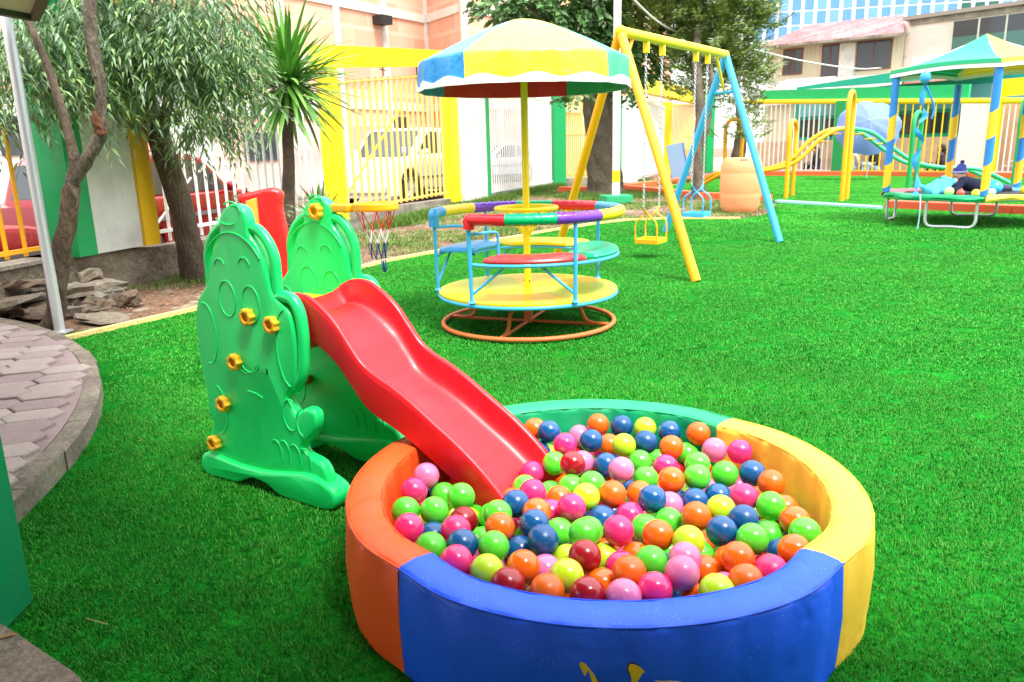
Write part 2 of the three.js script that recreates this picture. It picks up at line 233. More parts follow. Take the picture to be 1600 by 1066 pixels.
// raised round patio of hexagonal pavers
{
  const arc = (R, a0, a1, n) => Array.from({ length: n + 1 }, (_, i) => { const a = rad(a0 + (a1 - a0) * i / n); return [PAT.x + Math.cos(a) * R, PAT.z + Math.sin(a) * R]; });
  const a0 = -88, a1 = 22;
  const bed = struct('patio', slab([[PAT.x, PAT.z], ...arc(PAT.R - 0.075, a0, a1, 60)], -0.05, PAT.h - 0.028), M([0.13, 0.1, 0.09], 0.95, { map: TX.concrete, bumpMap: TX.fine, bumpScale: 0.01 }));
  const kerbM = M([0.74, 0.68, 0.62], 0.95, { map: TX.concrete, bumpMap: TX.soft, bumpScale: 0.02 });
  for (let i = 0; i < 22; i++) { // cast kerb, cracked into lengths
    const b0 = a0 + (a1 - a0) * i / 22 + 0.06, b1 = a0 + (a1 - a0) * (i + 1) / 22 - 0.06, dr = rr(-0.006, 0.006);
    const s = poly([...arc(PAT.R + dr, b0, b1, 4), ...arc(PAT.R - 0.07 + dr, b1, b0, 4)].map(([x, z]) => [x, -z]));
    const g = T(new THREE.ExtrudeGeometry(s, { depth: PAT.h + 0.04 + rr(-0.004, 0.003), bevelEnabled: true, bevelSize: 0.006, bevelThickness: 0.006, bevelSegments: 1 }), 0, -0.05, 0, -Math.PI / 2);
    mesh('kerb_stone', g, kerbM, bed);
  }
  mesh('mortar_band', slab([...arc(PAT.R - 0.074, a0, a1, 60), ...arc(PAT.R - 0.26, a1, a0, 60)], 0, PAT.h - 0.009), M([0.36, 0.27, 0.265], 0.95, { map: TX.plaster, bumpMap: TX.soft, bumpScale: 0.02 }), bed);
  const hx = (l, w) => { const c = w * 0.28; return poly([[-l / 2, 0], [-l / 2 + c, -w / 2], [l / 2 - c, -w / 2], [l / 2, 0], [l / 2 - c, w / 2], [-l / 2 + c, w / 2]]); };
  const geos = [[0.232, 0.143], [0.228, 0.14], [0.226, 0.144]].map(([l, w]) => uvm(T(new THREE.ExtrudeGeometry(hx(l, w), { depth: 0.03, bevelEnabled: true, bevelSize: 0.004, bevelThickness: 0.004, bevelSegments: 1 }), 0, -0.026, 0, -Math.PI / 2)));
  const mats = [[0.4, 0.315, 0.305], [0.43, 0.35, 0.335], [0.35, 0.265, 0.26], [0.45, 0.375, 0.355]].map((c) => M(c, 0.92, { map: TX.plaster, bumpMap: TX.fine, bumpScale: 0.005 }));
  const turn = 0.34, cs = Math.cos(turn), sn = Math.sin(turn);
  let n = 0;
  for (let j = -40; j < 40; j++) for (let i = -40; i < 40; i++) {
    const lx = i * 0.206, lz = (j + (i % 2 ? 0.5 : 0)) * 0.156, lx2 = lx, x = -3 + lx2 * cs + lz * sn, z = -3.9 - lx2 * sn + lz * cs, r = Math.hypot(x - PAT.x, z - PAT.z);
    if (r > PAT.R - 0.12 || x < -4.6 + (z + 5.6) * 0.45 || z > -2.0 || n > 290) continue;
    if (Math.hypot(x + 2.83, z + 4.3) < 0.1) continue; // one paver is missing
    const m = share('paver', geos[n % 3], mats[Math.floor(rnd() * 4)], bed, x + rr(-0.004, 0.004), PAT.h + rr(-0.008, 0.002), z + rr(-0.004, 0.004), turn + rr(-0.03, 0.03));
    m.rotation.x = rr(-0.014, 0.014); n++;
  }
  struct('porch_floor', slab(PORCH, -0.1, 0.035), M([0.86, 0.74, 0.68], 0.92, { map: TX.concrete, bumpMap: TX.fine, bumpScale: 0.004 }));
}
// porch roof over the camera's corner, its green pillar and the steel pole at its outer corner
{
  const C = [-3.0, -5.28];
  const pl = thing('porch_roof', 'cream panelled porch roof with dark edge beam above the grey pole', 'roof', [0, 0, 0]);
  const P = [C, [-1.96, -3.75], [-0.7, -1.9], [0.5, -0.75], [5, -0.6], [5, 1.7], [-4.6, 1.7], [-4.6, -1.0], [-3.25, -4.35]];
  mesh('roof_sheet', slab(P, 2.06, 2.1), M([0.62, 0.57, 0.46], 0.7), pl);
  for (let i = 0; i < P.length; i++) { const a = P[i], b = P[(i + 1) % P.length], L = Math.hypot(b[0] - a[0], b[1] - a[1]); mesh('edge_beam', box(L, 0.1, 0.05, (a[0] + b[0]) / 2, 2.075, (a[1] + b[1]) / 2, -Math.atan2(b[1] - a[1], b[0] - a[0])), M([0.1, 0.085, 0.07], 0.7), pl); }
  for (let k = 0; k < 6; k++) mesh('purlin', box(0.06, 0.05, 4.5 - k * 0.3, -2.55 + k * 1.1, 2.02, -1.4 + k * 0.5 + (k === 0 ? -1.2 : 0), 0.3), K.galv, pl);
  const house = thing('house', 'cream house behind the porch', 'building', [0, 0, 1.9]);
  mesh('wall_panel', box(17, 4.6, 0.3, 1.5, 2.3, 0), M([0.95, 0.9, 0.8], 0.9, { map: TX.plaster }), house); mesh('eaves', box(17.4, 0.2, 1.0, 1.5, 4.68, 0.3), K.pale, house);
  for (const x of [-4, 0.5, 5]) { mesh('window', box(1.4, 1.2, 0.06, x, 3.5, -0.16), K.glass, house); mesh('window', box(1.4, 1.2, 0.06, x + 1, 1.35, -0.16), K.glass, house); }
  const pillar = thing('porch_pillar', 'square green painted porch pillar standing on the paving edge', 'pillar', [-1.445, 0, -1.69], 0.05);
  mesh('shaft', rbox(0.3, 2.04, 0.3, 0.012, 0, 1.02, 0), K.darkGreen, pillar);
  const pole = thing('steel_pole', 'slim grey steel pole holding up the porch roof corner', 'pole', [-3.13, 0, -5.2]);
  mesh('tube', bar([0, 0, 0], [-0.02, 2.06, -0.03], 0.034, 14), K.galv, pole);
  mesh('base_plate', box(0.12, 0.012, 0.12, 0, 0.006, 0), K.galv, pole);
}
// ---------- ball pit ----------
{
  const pit = thing('ball_pit', 'round padded vinyl ball pit in orange, blue, yellow and green quarters', 'ball pit', [PIT.x, 0, PIT.z]);
  const bump = (a) => { // outer radius by direction, pinched a little at the seams
    const seams = [45, 138, -42, -139]; let d = 999; for (const s of seams) d = Math.min(d, Math.abs(((a - s + 540) % 360) - 180)); return PIT.R + 0.006 - 0.018 * Math.exp(-d * d / 90);
  };
  const seg = (a0, a1, col, label) => {
    const n = 40, th = 0.1, prof = [[0, 0], [0, 0.02], [-0.002, PIT.h * 0.5], [0, PIT.h - 0.014], [0.004, PIT.h - 0.004], [0.014, PIT.h], [th / 2, PIT.h + 0.004], [th - 0.012, PIT.h], [th - 0.003, PIT.h - 0.006], [th, PIT.h - 0.02], [th, 0.02], [th, 0]];
    const pos = [], uv = [], idx = [], m = prof.length;
    for (let i = 0; i <= n; i++) {
      const a = a0 + (a1 - a0) * i / n, R = bump(a), k = Math.min(i, n - i) / 5, pull = 0.003 * Math.exp(-k * k);
      prof.forEach(([dr, y], j) => {
        const wob = (j > 0 && j < m - 1 ? 0.0022 * Math.sin(a * 0.55 + j * 1.3) + 0.0016 * Math.sin(a * 1.35 + j * 0.7) : 0), sag = j === 2 ? 0.004 : 0, r = R - dr - pull + wob + sag;
        pos.push(Math.cos(rad(a)) * r, y, Math.sin(rad(a)) * r); uv.push(rad(a) * R, dr + y);
        if (i < n && j < m - 1) { const A = i * m + j; idx.push(A, A + 1, A + m, A + 1, A + m + 1, A + m); }
      });
    }
    for (const e of [0, n]) { const b = e * m; for (let j = 1; j < m - 1; j++) e ? idx.push(b, b + j, b + j + 1) : idx.push(b, b + j + 1, b + j); }
    const g = new THREE.BufferGeometry(); g.setAttribute('position', new THREE.Float32BufferAttribute(pos, 3)); g.setAttribute('uv', new THREE.Float32BufferAttribute(uv, 2)); g.setIndex(idx);
    const gg = toCreasedNormals(g, 0.9), o = mesh('wall_segment', gg, col[2] > 0.8 ? vinyl(W, { map: TX.dust }) : vinyl(col), pit, true); o.userData.label = label;
    for (const [dr, y] of [[0.004, PIT.h - 0.003], [th - 0.004, PIT.h - 0.004]]) { // piping along both top edges
      const pts = []; for (let i = 0; i <= 24; i++) { const a = a0 + 0.3 + (a1 - a0 - 0.6) * i / 24, r = bump(a) - dr; pts.push([Math.cos(rad(a)) * r, y, Math.sin(rad(a)) * r]); }
      mesh('piping', tube(pts, 0.0022, 48, 5), vinyl(col.map((v) => v * 0.9)), o);
    }
    return o;
  };
  seg(-139, -222, [0.92, 0.1, 0.012], 'orange vinyl wall quarter');
  const blue = seg(138, 45, [0.003, 0.085, 0.86], 'blue vinyl wall quarter');
  seg(45, -42, [0.9, 0.57, 0.05], 'yellow vinyl wall quarter');
  seg(-42, -139, [0.0, 0.36, 0.14], 'green vinyl wall quarter');
  mesh('floor', cyl(0.6, 0.6, 0.02, 0, 0.006, 0, 40), vinyl([0.02, 0.08, 0.4]), pit);
  // stitched yellow fish on the blue wall, bent to the wall
  const outline = smooth([[-0.15, -0.035], [-0.1, 0.0], [-0.088, 0.02], [-0.096, 0.045], [-0.099, 0.056], [-0.092, 0.058], [-0.08, 0.046], [-0.066, 0.022], [-0.058, 0.008], [-0.03, 0.006], [-0.004, 0.012], [-0.002, 0.03], [-0.008, 0.05], [-0.004, 0.058], [0.008, 0.056], [0.024, 0.042], [0.036, 0.026], [0.05, 0.02], [0.085, 0.016], [0.12, 0.0], [0.13, -0.02], [0.1, -0.04], [0.02, -0.052], [-0.05, -0.04], [-0.1, -0.024], [-0.125, -0.05], [-0.15, -0.06], [-0.16, -0.045]], 3);
  const wrap = (pts, dr, depth, grow = 0) => { const g = new THREE.ExtrudeGeometry(poly(pts), { depth, bevelEnabled: grow > 0, bevelSize: grow, bevelThickness: 0.0002, bevelSegments: 1 }), p = g.attributes.position; for (let i = 0; i < p.count; i++) { const a = Math.PI / 2 - p.getX(i) / PIT.R + 0.028, r = PIT.R + 0.008 + dr + p.getZ(i), y = p.getY(i) + 0.136; p.setXYZ(i, Math.cos(a) * r, y, Math.sin(a) * r); } g.computeVertexNormals(); return g; };
  mesh('fish_border', wrap(outline, 0, 0.0015, 0.0024), vinyl([0.02, 0.015, 0.03]), blue);
  mesh('fish_patch', wrap(outline, 0.0022, 0.0015), vinyl([0.88, 0.55, 0.02]), blue);
}
// ---------- balls, in millimetres ----------
const BALLS = {
  O: [[71,222,-2478],[290,224,-2501],[123,185,-2009],[54,222,-1856],[-42,224,-1773],[13,222,-1587],[267,222,-1952],[316,186,-2406],[601,237,-2359],[498,222,-2284],[447,222,-2038],[721,222,-1999],[355,186,-2025],[464,222,-1811],[729,186,-1912],[702,225,-1766],[346,227,-1707],[646,228,-1616],[508,183,-1654],[505,230,-1585],[250,225,-1544],[439,180,-1616],[290,175,-1694],[62,222,-1482],[193,180,-1570],[496,227,-1493],[398,169,-1511],[-136,124,-2325],[-178,121,-2255],[-95,126,-2392],[29,107,-2326],[-10,139,-2103],[36,108,-1750],[111,120,-1887],[110,125,-1604],[156,117,-2248],[190,116,-1892],[152,128,-1531],[230,128,-1966],[270,117,-1892],[232,119,-1820],[239,106,-1669],[318,116,-2253],[320,107,-1674],[399,110,-2245],[438,125,-2178],[397,112,-2105],[483,130,-1826],[485,112,-1677],[608,119,-2316],[730,126,-2107],[-287,68,-1956]],
  B: [[116,237,-2410],[79,172,-2395],[251,222,-2356],[286,185,-2244],[-1,222,-1910],[46,228,-1780],[-217,183,-1811],[-133,222,-1695],[63,228,-1696],[7,178,-1736],[230,182,-1885],[370,222,-2486],[520,222,-2421],[425,222,-2333],[689,222,-2069],[369,225,-1912],[499,186,-1969],[573,182,-2005],[577,225,-1781],[508,222,-1730],[648,174,-1696],[-277,154,-2138],[-140,130,-2176],[-161,130,-1812],[-94,123,-1538],[31,127,-2030],[68,125,-2100],[72,121,-1965],[69,119,-1822],[115,125,-1755],[71,128,-1537],[193,123,-2033],[236,114,-2247],[275,124,-2034],[276,123,-1601],[230,120,-1538],[350,119,-2457],[356,124,-2175],[354,121,-1752],[358,127,-1606],[438,130,-2033],[445,122,-1893],[397,100,-1544],[481,120,-2107],[526,119,-2034],[564,119,-1826],[-207,68,-1809]],
  G: [[125,186,-2262],[217,222,-2021],[163,179,-2097],[-49,222,-1850],[-151,227,-1952],[-218,224,-1876],[-210,178,-2066],[-295,222,-1882],[-209,222,-1683],[-57,222,-1681],[110,183,-1817],[166,228,-1723],[187,183,-1821],[562,172,-2346],[395,185,-2259],[547,222,-2143],[390,186,-2129],[523,225,-2046],[609,222,-2069],[673,222,-1860],[403,184,-1857],[335,185,-1822],[567,227,-1677],[640,181,-1772],[698,233,-1689],[308,221,-1593],[445,174,-1697],[-296,125,-1893],[-217,139,-1882],[-124,114,-1880],[-100,129,-2251],[-99,103,-2111],[-71,138,-2007],[-98,94,-1950],[28,145,-2180],[29,128,-1890],[140,148,-2355],[107,124,-2178],[74,118,-1684],[161,98,-2410],[195,129,-2182],[153,124,-1966],[192,127,-1466],[238,125,-2389],[312,124,-2102],[396,116,-1968],[393,117,-1820],[396,120,-1674],[480,131,-2393],[518,128,-1746],[603,127,-1893],[680,126,-1892],[648,101,-1673],[760,128,-2036],[725,121,-1816],[-98,68,-2196]],
  Y: [[192,225,-1935],[-70,222,-1572],[121,180,-1683],[110,222,-1542],[214,171,-1701],[445,222,-2460],[351,222,-2311],[537,222,-1847],[410,233,-1663],[425,223,-1463],[-245,147,-1953],[-194,105,-2085],[-141,115,-2030],[-170,132,-1961],[-12,123,-1678],[-14,121,-1535],[114,128,-2468],[116,115,-2040],[201,121,-2316],[191,114,-1610],[359,125,-2322],[355,119,-1895],[359,114,-1472],[437,115,-1746],[440,104,-1608],[475,118,-2250],[520,118,-2173],[525,127,-1892],[516,123,-1606],[487,104,-1536],[564,113,-1537],[681,118,-2031],[641,122,-1822],[-282,68,-2124]],
  P: [[163,222,-2329],[47,223,-1974],[147,226,-1870],[93,184,-1926],[-288,222,-2008],[-274,225,-1781],[-154,222,-1769],[-143,222,-1618],[250,236,-1719],[701,222,-2233],[467,186,-2215],[618,222,-1913],[306,185,-1894],[567,221,-1540],[245,186,-1633],[296,219,-1483],[-305,130,-1999],[-268,128,-2066],[-219,100,-2012],[-262,121,-1822],[-128,127,-1742],[-136,127,-1609],[-50,120,-2326],[-27,82,-2171],[-8,128,-1963],[53,159,-2253],[192,120,-1755],[274,130,-2467],[270,129,-1751],[313,123,-1534],[398,126,-2390],[567,128,-2247],[558,121,-1961],[599,122,-1743],[644,126,-2248],[681,127,-2180],[-186,68,-1883]],
  L: [[225,184,-2503],[212,186,-2263],[-261,231,-2089],[66,185,-1629],[627,222,-2254],[315,222,-2119],[424,186,-1950],[385,229,-1590],[362,237,-1517],[224,222,-1454],[467,177,-1544],[-215,136,-1750],[-177,130,-1680],[-85,119,-1814],[-50,124,-1745],[-14,106,-2253],[71,95,-2399],[110,132,-1458],[152,115,-1822],[276,120,-2176],[318,112,-2386],[319,128,-1968],[309,113,-1820],[597,121,-2173],[564,127,-2103],[564,121,-1675],[644,131,-2112],[-250,68,-1736]],
  R: [[173,229,-2155],[-142,188,-1886],[158,225,-1621],[589,177,-1622],[-23,222,-1512],[148,222,-1467],[-48,124,-1888],[-90,127,-1676],[-52,121,-1604],[11,130,-2437],[-8,118,-1814],[32,119,-1607],[197,118,-2475],[142,107,-2111],[158,112,-1680],[277,133,-2318],[232,126,-2113],[272,122,-1469],[360,110,-2037],[438,125,-2324],[515,119,-2316],[472,114,-1965],[555,115,-2397],[604,118,-2035],[601,104,-1604],[642,122,-1965],[688,127,-1746],[724,123,-1968],[768,123,-1891]]
};{
  const g = new THREE.SphereGeometry(0.0383, 40, 30);
  { const p = g.attributes.position; for (let i = 0; i < p.count; i++) { const y = Math.abs(p.getY(i)); if (y < 0.0005) { p.setX(i, p.getX(i) * 1.012); p.setZ(i, p.getZ(i) * 1.012); } } g.computeVertexNormals(); } // moulding seam
  const kinds = { O: ['orange', [0.9, 0.14, 0.006]], B: ['deep blue', [0.004, 0.085, 0.27]], G: ['bright green', [0.09, 0.68, 0.035]], Y: ['lime yellow', [0.5, 0.78, 0.02]], P: ['hot pink', [0.82, 0.03, 0.19]], L: ['pale pink', [0.75, 0.18, 0.38]], R: ['dark red', [0.34, 0.004, 0.014]] };
  for (const [k, [word, c]] of Object.entries(kinds)) {
    const m = [0, 1, 2].map((q) => M(c.map((v) => v * (1 - q * 0.07)), 0.36 + q * 0.12, { roughnessMap: TX.scuff, clearcoat: 0.3 - q * 0.1, clearcoatRoughness: 0.12 + q * 0.06 }));
    BALLS[k].forEach(([x, y, z], i) => { const b = share('pit_ball', g, m[(i * 7 + i % 4) % 3], null, x / 1000, y / 1000, z / 1000, 0); b.rotation.set(rr(0, 6), rr(0, 6), 0); tag(b, `glossy ${word} plastic ball in the ball pit`, 'ball', `${word} balls in the ball pit`); });
  }
}
// ---------- plastic slide: local x runs down the slide, z to the camera's side of the near panel is negative ----------
{
  const s = thing('play_slide', 'small green animal-shaped plastic slide with red chute into the ball pit', 'slide', [-1.15, 0, -2.69]);
  s.rotation.y = -Math.atan2(0.5358, 0.8443);
  // local: x = along the chute, y up, z = -offset from the near panel towards the far panel
  const out = [[0.299, 1.003], [0.343, 0.987], [0.358, 0.951], [0.358, 0.925], [0.362, 0.905], [0.392, 0.868], [0.415, 0.82], [0.43, 0.765], [0.442, 0.72], [0.475, 0.69], [0.515, 0.66], [0.53, 0.6], [0.53, 0.53], [0.52, 0.46], [0.5, 0.405], [0.468, 0.372], [0.478, 0.345], [0.502, 0.315], [0.516, 0.318], [0.537, 0.338], [0.568, 0.346], [0.593, 0.331], [0.592, 0.286], [0.561, 0.241], [0.52, 0.205], [0.525, 0.182], [0.599, 0.16], [0.625, 0.12], [0.63, 0.06], [0.6, 0.03], [0.516, 0.025], [0.39, 0.03], [0.33, 0.05], [0.245, 0.05], [0.18, 0.03], [0.138, 0.026], [0.04, 0.03], [0.015, 0.06], [0.016, 0.1], [0.02, 0.135], [0.03, 0.17], [0.058, 0.205], [0.04, 0.25], [0.04, 0.339], [0.026, 0.426], [0.025, 0.522], [0.028, 0.592], [0.053, 0.664], [0.094, 0.708], [0.12, 0.735], [0.145, 0.8], [0.175, 0.86], [0.213, 0.905], [0.218, 0.93], [0.223, 0.958], [0.251, 0.988]];
  const shape = poly(smooth(out, 3));
  shape.holes.push(new THREE.Path(smooth([[0.375, 0.468], [0.392, 0.468], [0.4, 0.448], [0.392, 0.428], [0.375, 0.428], [0.368, 0.448]], 3).map(([x, y]) => new THREE.Vector2(x, y))));
  const panelG = toCreasedNormals(T(new THREE.ExtrudeGeometry(shape, { depth: 0.017, bevelEnabled: true, bevelSize: 0.011, bevelThickness: 0.014, bevelSegments: 4, bevelOffset: -0.011 }), 0, 0, -0.031), 0.7);
  const foot = poly(smooth([[-0.012, 0.075], [0.03, 0.09], [0.2, 0.078], [0.33, 0.082], [0.45, 0.1], [0.55, 0.115], [0.62, 0.1], [0.668, 0.07], [0.66, 0.02], [0.61, 0.003], [0.5, 0.003], [0.4, 0.006], [0.33, 0.035], [0.25, 0.038], [0.18, 0.006], [0.1, 0.002], [0.01, 0.002], [-0.02, 0.03]], 3));
  const footG = toCreasedNormals(T(new THREE.ExtrudeGeometry(foot, { depth: 0.058, bevelEnabled: true, bevelSize: 0.012, bevelThickness: 0.014, bevelSegments: 4, bevelOffset: -0.012 }), 0, 0, -0.055), 0.7);
  const arcp = (cx, cy, rx, ry, a0, a1, n = 14) => Array.from({ length: n + 1 }, (_, i) => { const a = rad(a0 + (a1 - a0) * i / n); return [cx + Math.cos(a) * rx, cy + Math.sin(a) * ry]; });
  const marks = [arcp(0.2, 0.79, 0.028, 0.03, 20, 170), arcp(0.325, 0.8, 0.028, 0.03, 10, 160), arcp(0.222, 0.685, 0.042, 0.062, 0, 360, 24), arcp(0.34, 0.675, 0.042, 0.062, 0, 360, 24), arcp(0.27, 0.72, 0.165, 0.19, 35, 145, 20),
    arcp(0.09, 0.55, 0.05, 0.11, -100, 100), arcp(0.5, 0.54, 0.055, 0.13, 95, 265, 18), arcp(0.48, 0.31, 0.035, 0.055, 60, 300), arcp(0.545, 0.29, 0.04, 0.05, 110, 250), arcp(0.1, 0.27, 0.05, 0.09, -90, 80), arcp(0.43, 0.15, 0.03, 0.06, -20, 120), arcp(0.48, 0.15, 0.03, 0.055, -20, 120), arcp(0.53, 0.15, 0.025, 0.05, -20, 120), arcp(0.39, 0.145, 0.03, 0.06, -10, 110), arcp(0.28, 0.49, 0.06, 0.06, 190, 330), arcp(0.3, 0.47, 0.045, 0.035, 190, 360), [[0.275, 0.365], [0.32, 0.36], [0.35, 0.35]], [[0.21, 0.955], [0.24, 0.94], [0.27, 0.935], [0.3, 0.938]], arcp(0.29, 0.96, 0.05, 0.05, 20, 130)];
  const lobe = new THREE.Shape(); for (let i = 0; i <= 84; i++) { const a = i / 84 * Math.PI * 2, r = 0.0275 + 0.0028 * Math.cos(a * 7); i ? lobe.lineTo(Math.cos(a) * r, Math.sin(a) * r) : lobe.moveTo(r, 0); }
  lobe.holes.push(new THREE.Path().absarc(0, 0, 0.015, 0, Math.PI * 2, true));
  const knobG = uvm(join([toCreasedNormals(new THREE.ExtrudeGeometry(lobe, { depth: 0.018, bevelEnabled: true, bevelSize: 0.003, bevelThickness: 0.004, bevelSegments: 3, bevelOffset: -0.003 }), 0.8), T(new THREE.CylinderGeometry(0.0155, 0.0155, 0.01, 20), 0, 0, 0.004, Math.PI / 2), T(new THREE.TorusGeometry(0.0075, 0.0016, 6, 16), 0, 0, 0.0095), T(new THREE.CylinderGeometry(0.0025, 0.0025, 0.006, 8), 0, 0, 0.009, Math.PI / 2)]));
  const panel = (off, knobs) => {
    const p = mesh('side_panel', panelG.clone(), K.green, s); p.position.z = -off;
    mesh('foot', footG.clone(), K.green, p);
    mesh('handle', tube([[0.235, 0.93, -0.022], [0.2, 0.922, -0.022], [0.152, 0.885, -0.022], [0.122, 0.83, -0.022], [0.118, 0.77, -0.022], [0.112, 0.7, -0.022]], 0.018, 30, 12), K.green, p);
    mesh('handle', tube([[0.345, 0.925, -0.024], [0.38, 0.922, -0.024], [0.422, 0.888, -0.024], [0.447, 0.84, -0.024], [0.45, 0.78, -0.024], [0.446, 0.7, -0.024]], 0.018, 30, 12), K.green, p);
    mesh('arm', tube([[0.44, 0.7, -0.024], [0.472, 0.708, -0.024], [0.515, 0.7, -0.024], [0.54, 0.665, -0.024], [0.549, 0.61, -0.024], [0.546, 0.54, -0.024], [0.53, 0.455, -0.024], [0.49, 0.4, -0.024]], 0.02, 40, 12), K.green, p);
    for (const l of marks) mesh('moulded_line', tube(l.map(([x, y]) => [x, y, 0.0003]), 0.0028, 24, 6), K.green, p);
    for (const [x, y] of knobs) { const k = share('knob', knobG, K.knob, p, x, y, 0.001); k.rotation.z = rr(0, 1); }
    return p;
  };
  panel(0, [[0.326, 0.632], [0.44, 0.617], [0.234, 0.465], [0.144, 0.299], [0.065, 0.136]]);
  panel(0.37, [[0.3, 0.952]]);
  // chute: a lofted channel
  const rim = [[0.40, 0.69], [0.44, 0.708], [0.48, 0.716], [0.54, 0.713], [0.61, 0.678], [0.67, 0.63], [0.715, 0.575], [0.77, 0.512], [0.83, 0.476], [0.88, 0.455], [0.95, 0.419], [1.05, 0.357], [1.14, 0.3], [1.22, 0.238], [1.3, 0.16], [1.36, 0.09]];
  const curve = new THREE.CatmullRomCurve3(rim.map(([x, y]) => V3(x, y, 0)));
  const sec = (t) => { const d = 0.085 * Math.min(1, t * 7 + 0.25), k = 0.15 - 0.03 * t; return [[0.05, -k], [0.047, -k * 0.5], [0.046, -0.02], [0.05, -0.006], [0.058, 0], [0.067, -0.002], [0.075, -0.012], [0.084, -d * 0.5], [0.1, -d * 0.88], [0.125, -d], [0.16, -d - 0.004], [0.21, -d - 0.006], [0.26, -d - 0.004], [0.295, -d], [0.318, -d * 0.88], [0.334, -d * 0.5], [0.343, -0.012], [0.351, -0.002], [0.36, 0], [0.368, -0.006], [0.372, -0.02], [0.372, -k * 0.5], [0.37, -k], [0.362, -k], [0.36, -k * 0.6], [0.33, -d - 0.014], [0.21, -d - 0.02], [0.09, -d - 0.014], [0.06, -k * 0.6], [0.056, -k]]; };
  const N = 150, pos = [], uv = [], idx = []; let m = 0;
  for (let i = 0; i <= N; i++) { const P = curve.getPoint(i / N), S = sec(i / N); m = S.length; S.forEach(([o, dy], j) => { pos.push(P.x, P.y + dy, -o); uv.push(i * 0.008, j * 0.02); if (i < N) { const A = i * m + j, B = i * m + (j + 1) % m; idx.push(A, A + m, B, B, A + m, B + m); } }); }
  const cg = new THREE.BufferGeometry(); cg.setAttribute('position', new THREE.Float32BufferAttribute(pos, 3)); cg.setAttribute('uv', new THREE.Float32BufferAttribute(uv, 2)); cg.setIndex(idx); cg.computeVertexNormals();
  mesh('chute', cg.toNonIndexed(), K.red, s, true);
  mesh('platform', rbox(0.24, 0.035, 0.32, 0.01, 0.31, 0.625, -0.21), plastic([0.85, 0.6, 0.01]), s);
  for (const [x, y] of [[0.234, 0.465], [0.144, 0.299], [0.065, 0.136]]) mesh('step', rbox(0.11, 0.035, 0.34, 0.01, x, y, -0.2), K.orangeStep, s);
  mesh('cross_bar', rbox(0.07, 0.05, 0.34, 0.01, 0.44, 0.555, -0.2), K.orangeStep, s);
  // hoop with its tricolour net, bolted to the far panel's head
  const hx = 0.505, hy = 0.966, hz = -0.455, R = 0.071;
  const hoop = mesh('hoop', [T(toCreasedNormals(new THREE.LatheGeometry([[R - 0.012, -0.013], [R + 0.008, -0.014], [R + 0.012, -0.008], [R + 0.012, 0.008], [R + 0.008, 0.014], [R - 0.01, 0.014], [R - 0.013, 0.008], [R - 0.013, -0.008], [R - 0.012, -0.013]].map(([x, y]) => new THREE.Vector2(x, y)), 48), 0.6), hx, hy, hz), rbox(0.1, 0.03, 0.045, 0.008, 0.385, 0.962, -0.405)], K.hoopYellow, s);
  const cord = { red: M([0.62, 0.02, 0.03], 0.7), white: M([0.75, 0.78, 0.8], 0.7), blue: M([0.01, 0.04, 0.2], 0.7) };
  const ring = [[R, -0.012], [R * 0.62, -0.085], [R * 0.5, -0.13], [R * 0.36, -0.19]], cols = ['red', 'white', 'blue'];
  for (let q = 0; q < 3; q++) {
    const gs = []; for (let k = 0; k < 8; k++) for (const sgn of [1, -1]) {
      const a = (k + (q % 2) * 0.5) * Math.PI / 4, b = a + sgn * Math.PI / 8, [r0, y0] = ring[q], [r1, y1] = ring[q + 1];
      gs.push(tube([[hx + Math.cos(a) * r0, hy + y0, hz + Math.sin(a) * r0], [hx + Math.cos((a + b) / 2) * (r0 + r1) / 2 * 0.95, hy + (y0 + y1) / 2 - 0.006, hz + Math.sin((a + b) / 2) * (r0 + r1) / 2 * 0.95], [hx + Math.cos(b) * r1, hy + y1, hz + Math.sin(b) * r1]], 0.0016, 6, 5));
    }
    if (q === 2) for (let k = 0; k < 3; k++) gs.push(tube([[hx + 0.03, hy - 0.19, hz + k * 0.01], [hx + 0.034, hy - 0.215, hz + k * 0.01], [hx + 0.026, hy - 0.24, hz], [hx + 0.02, hy - 0.2, hz]], 0.0024, 8, 5));
    mesh('net', gs, cord[cols[q]], hoop);
  }
}
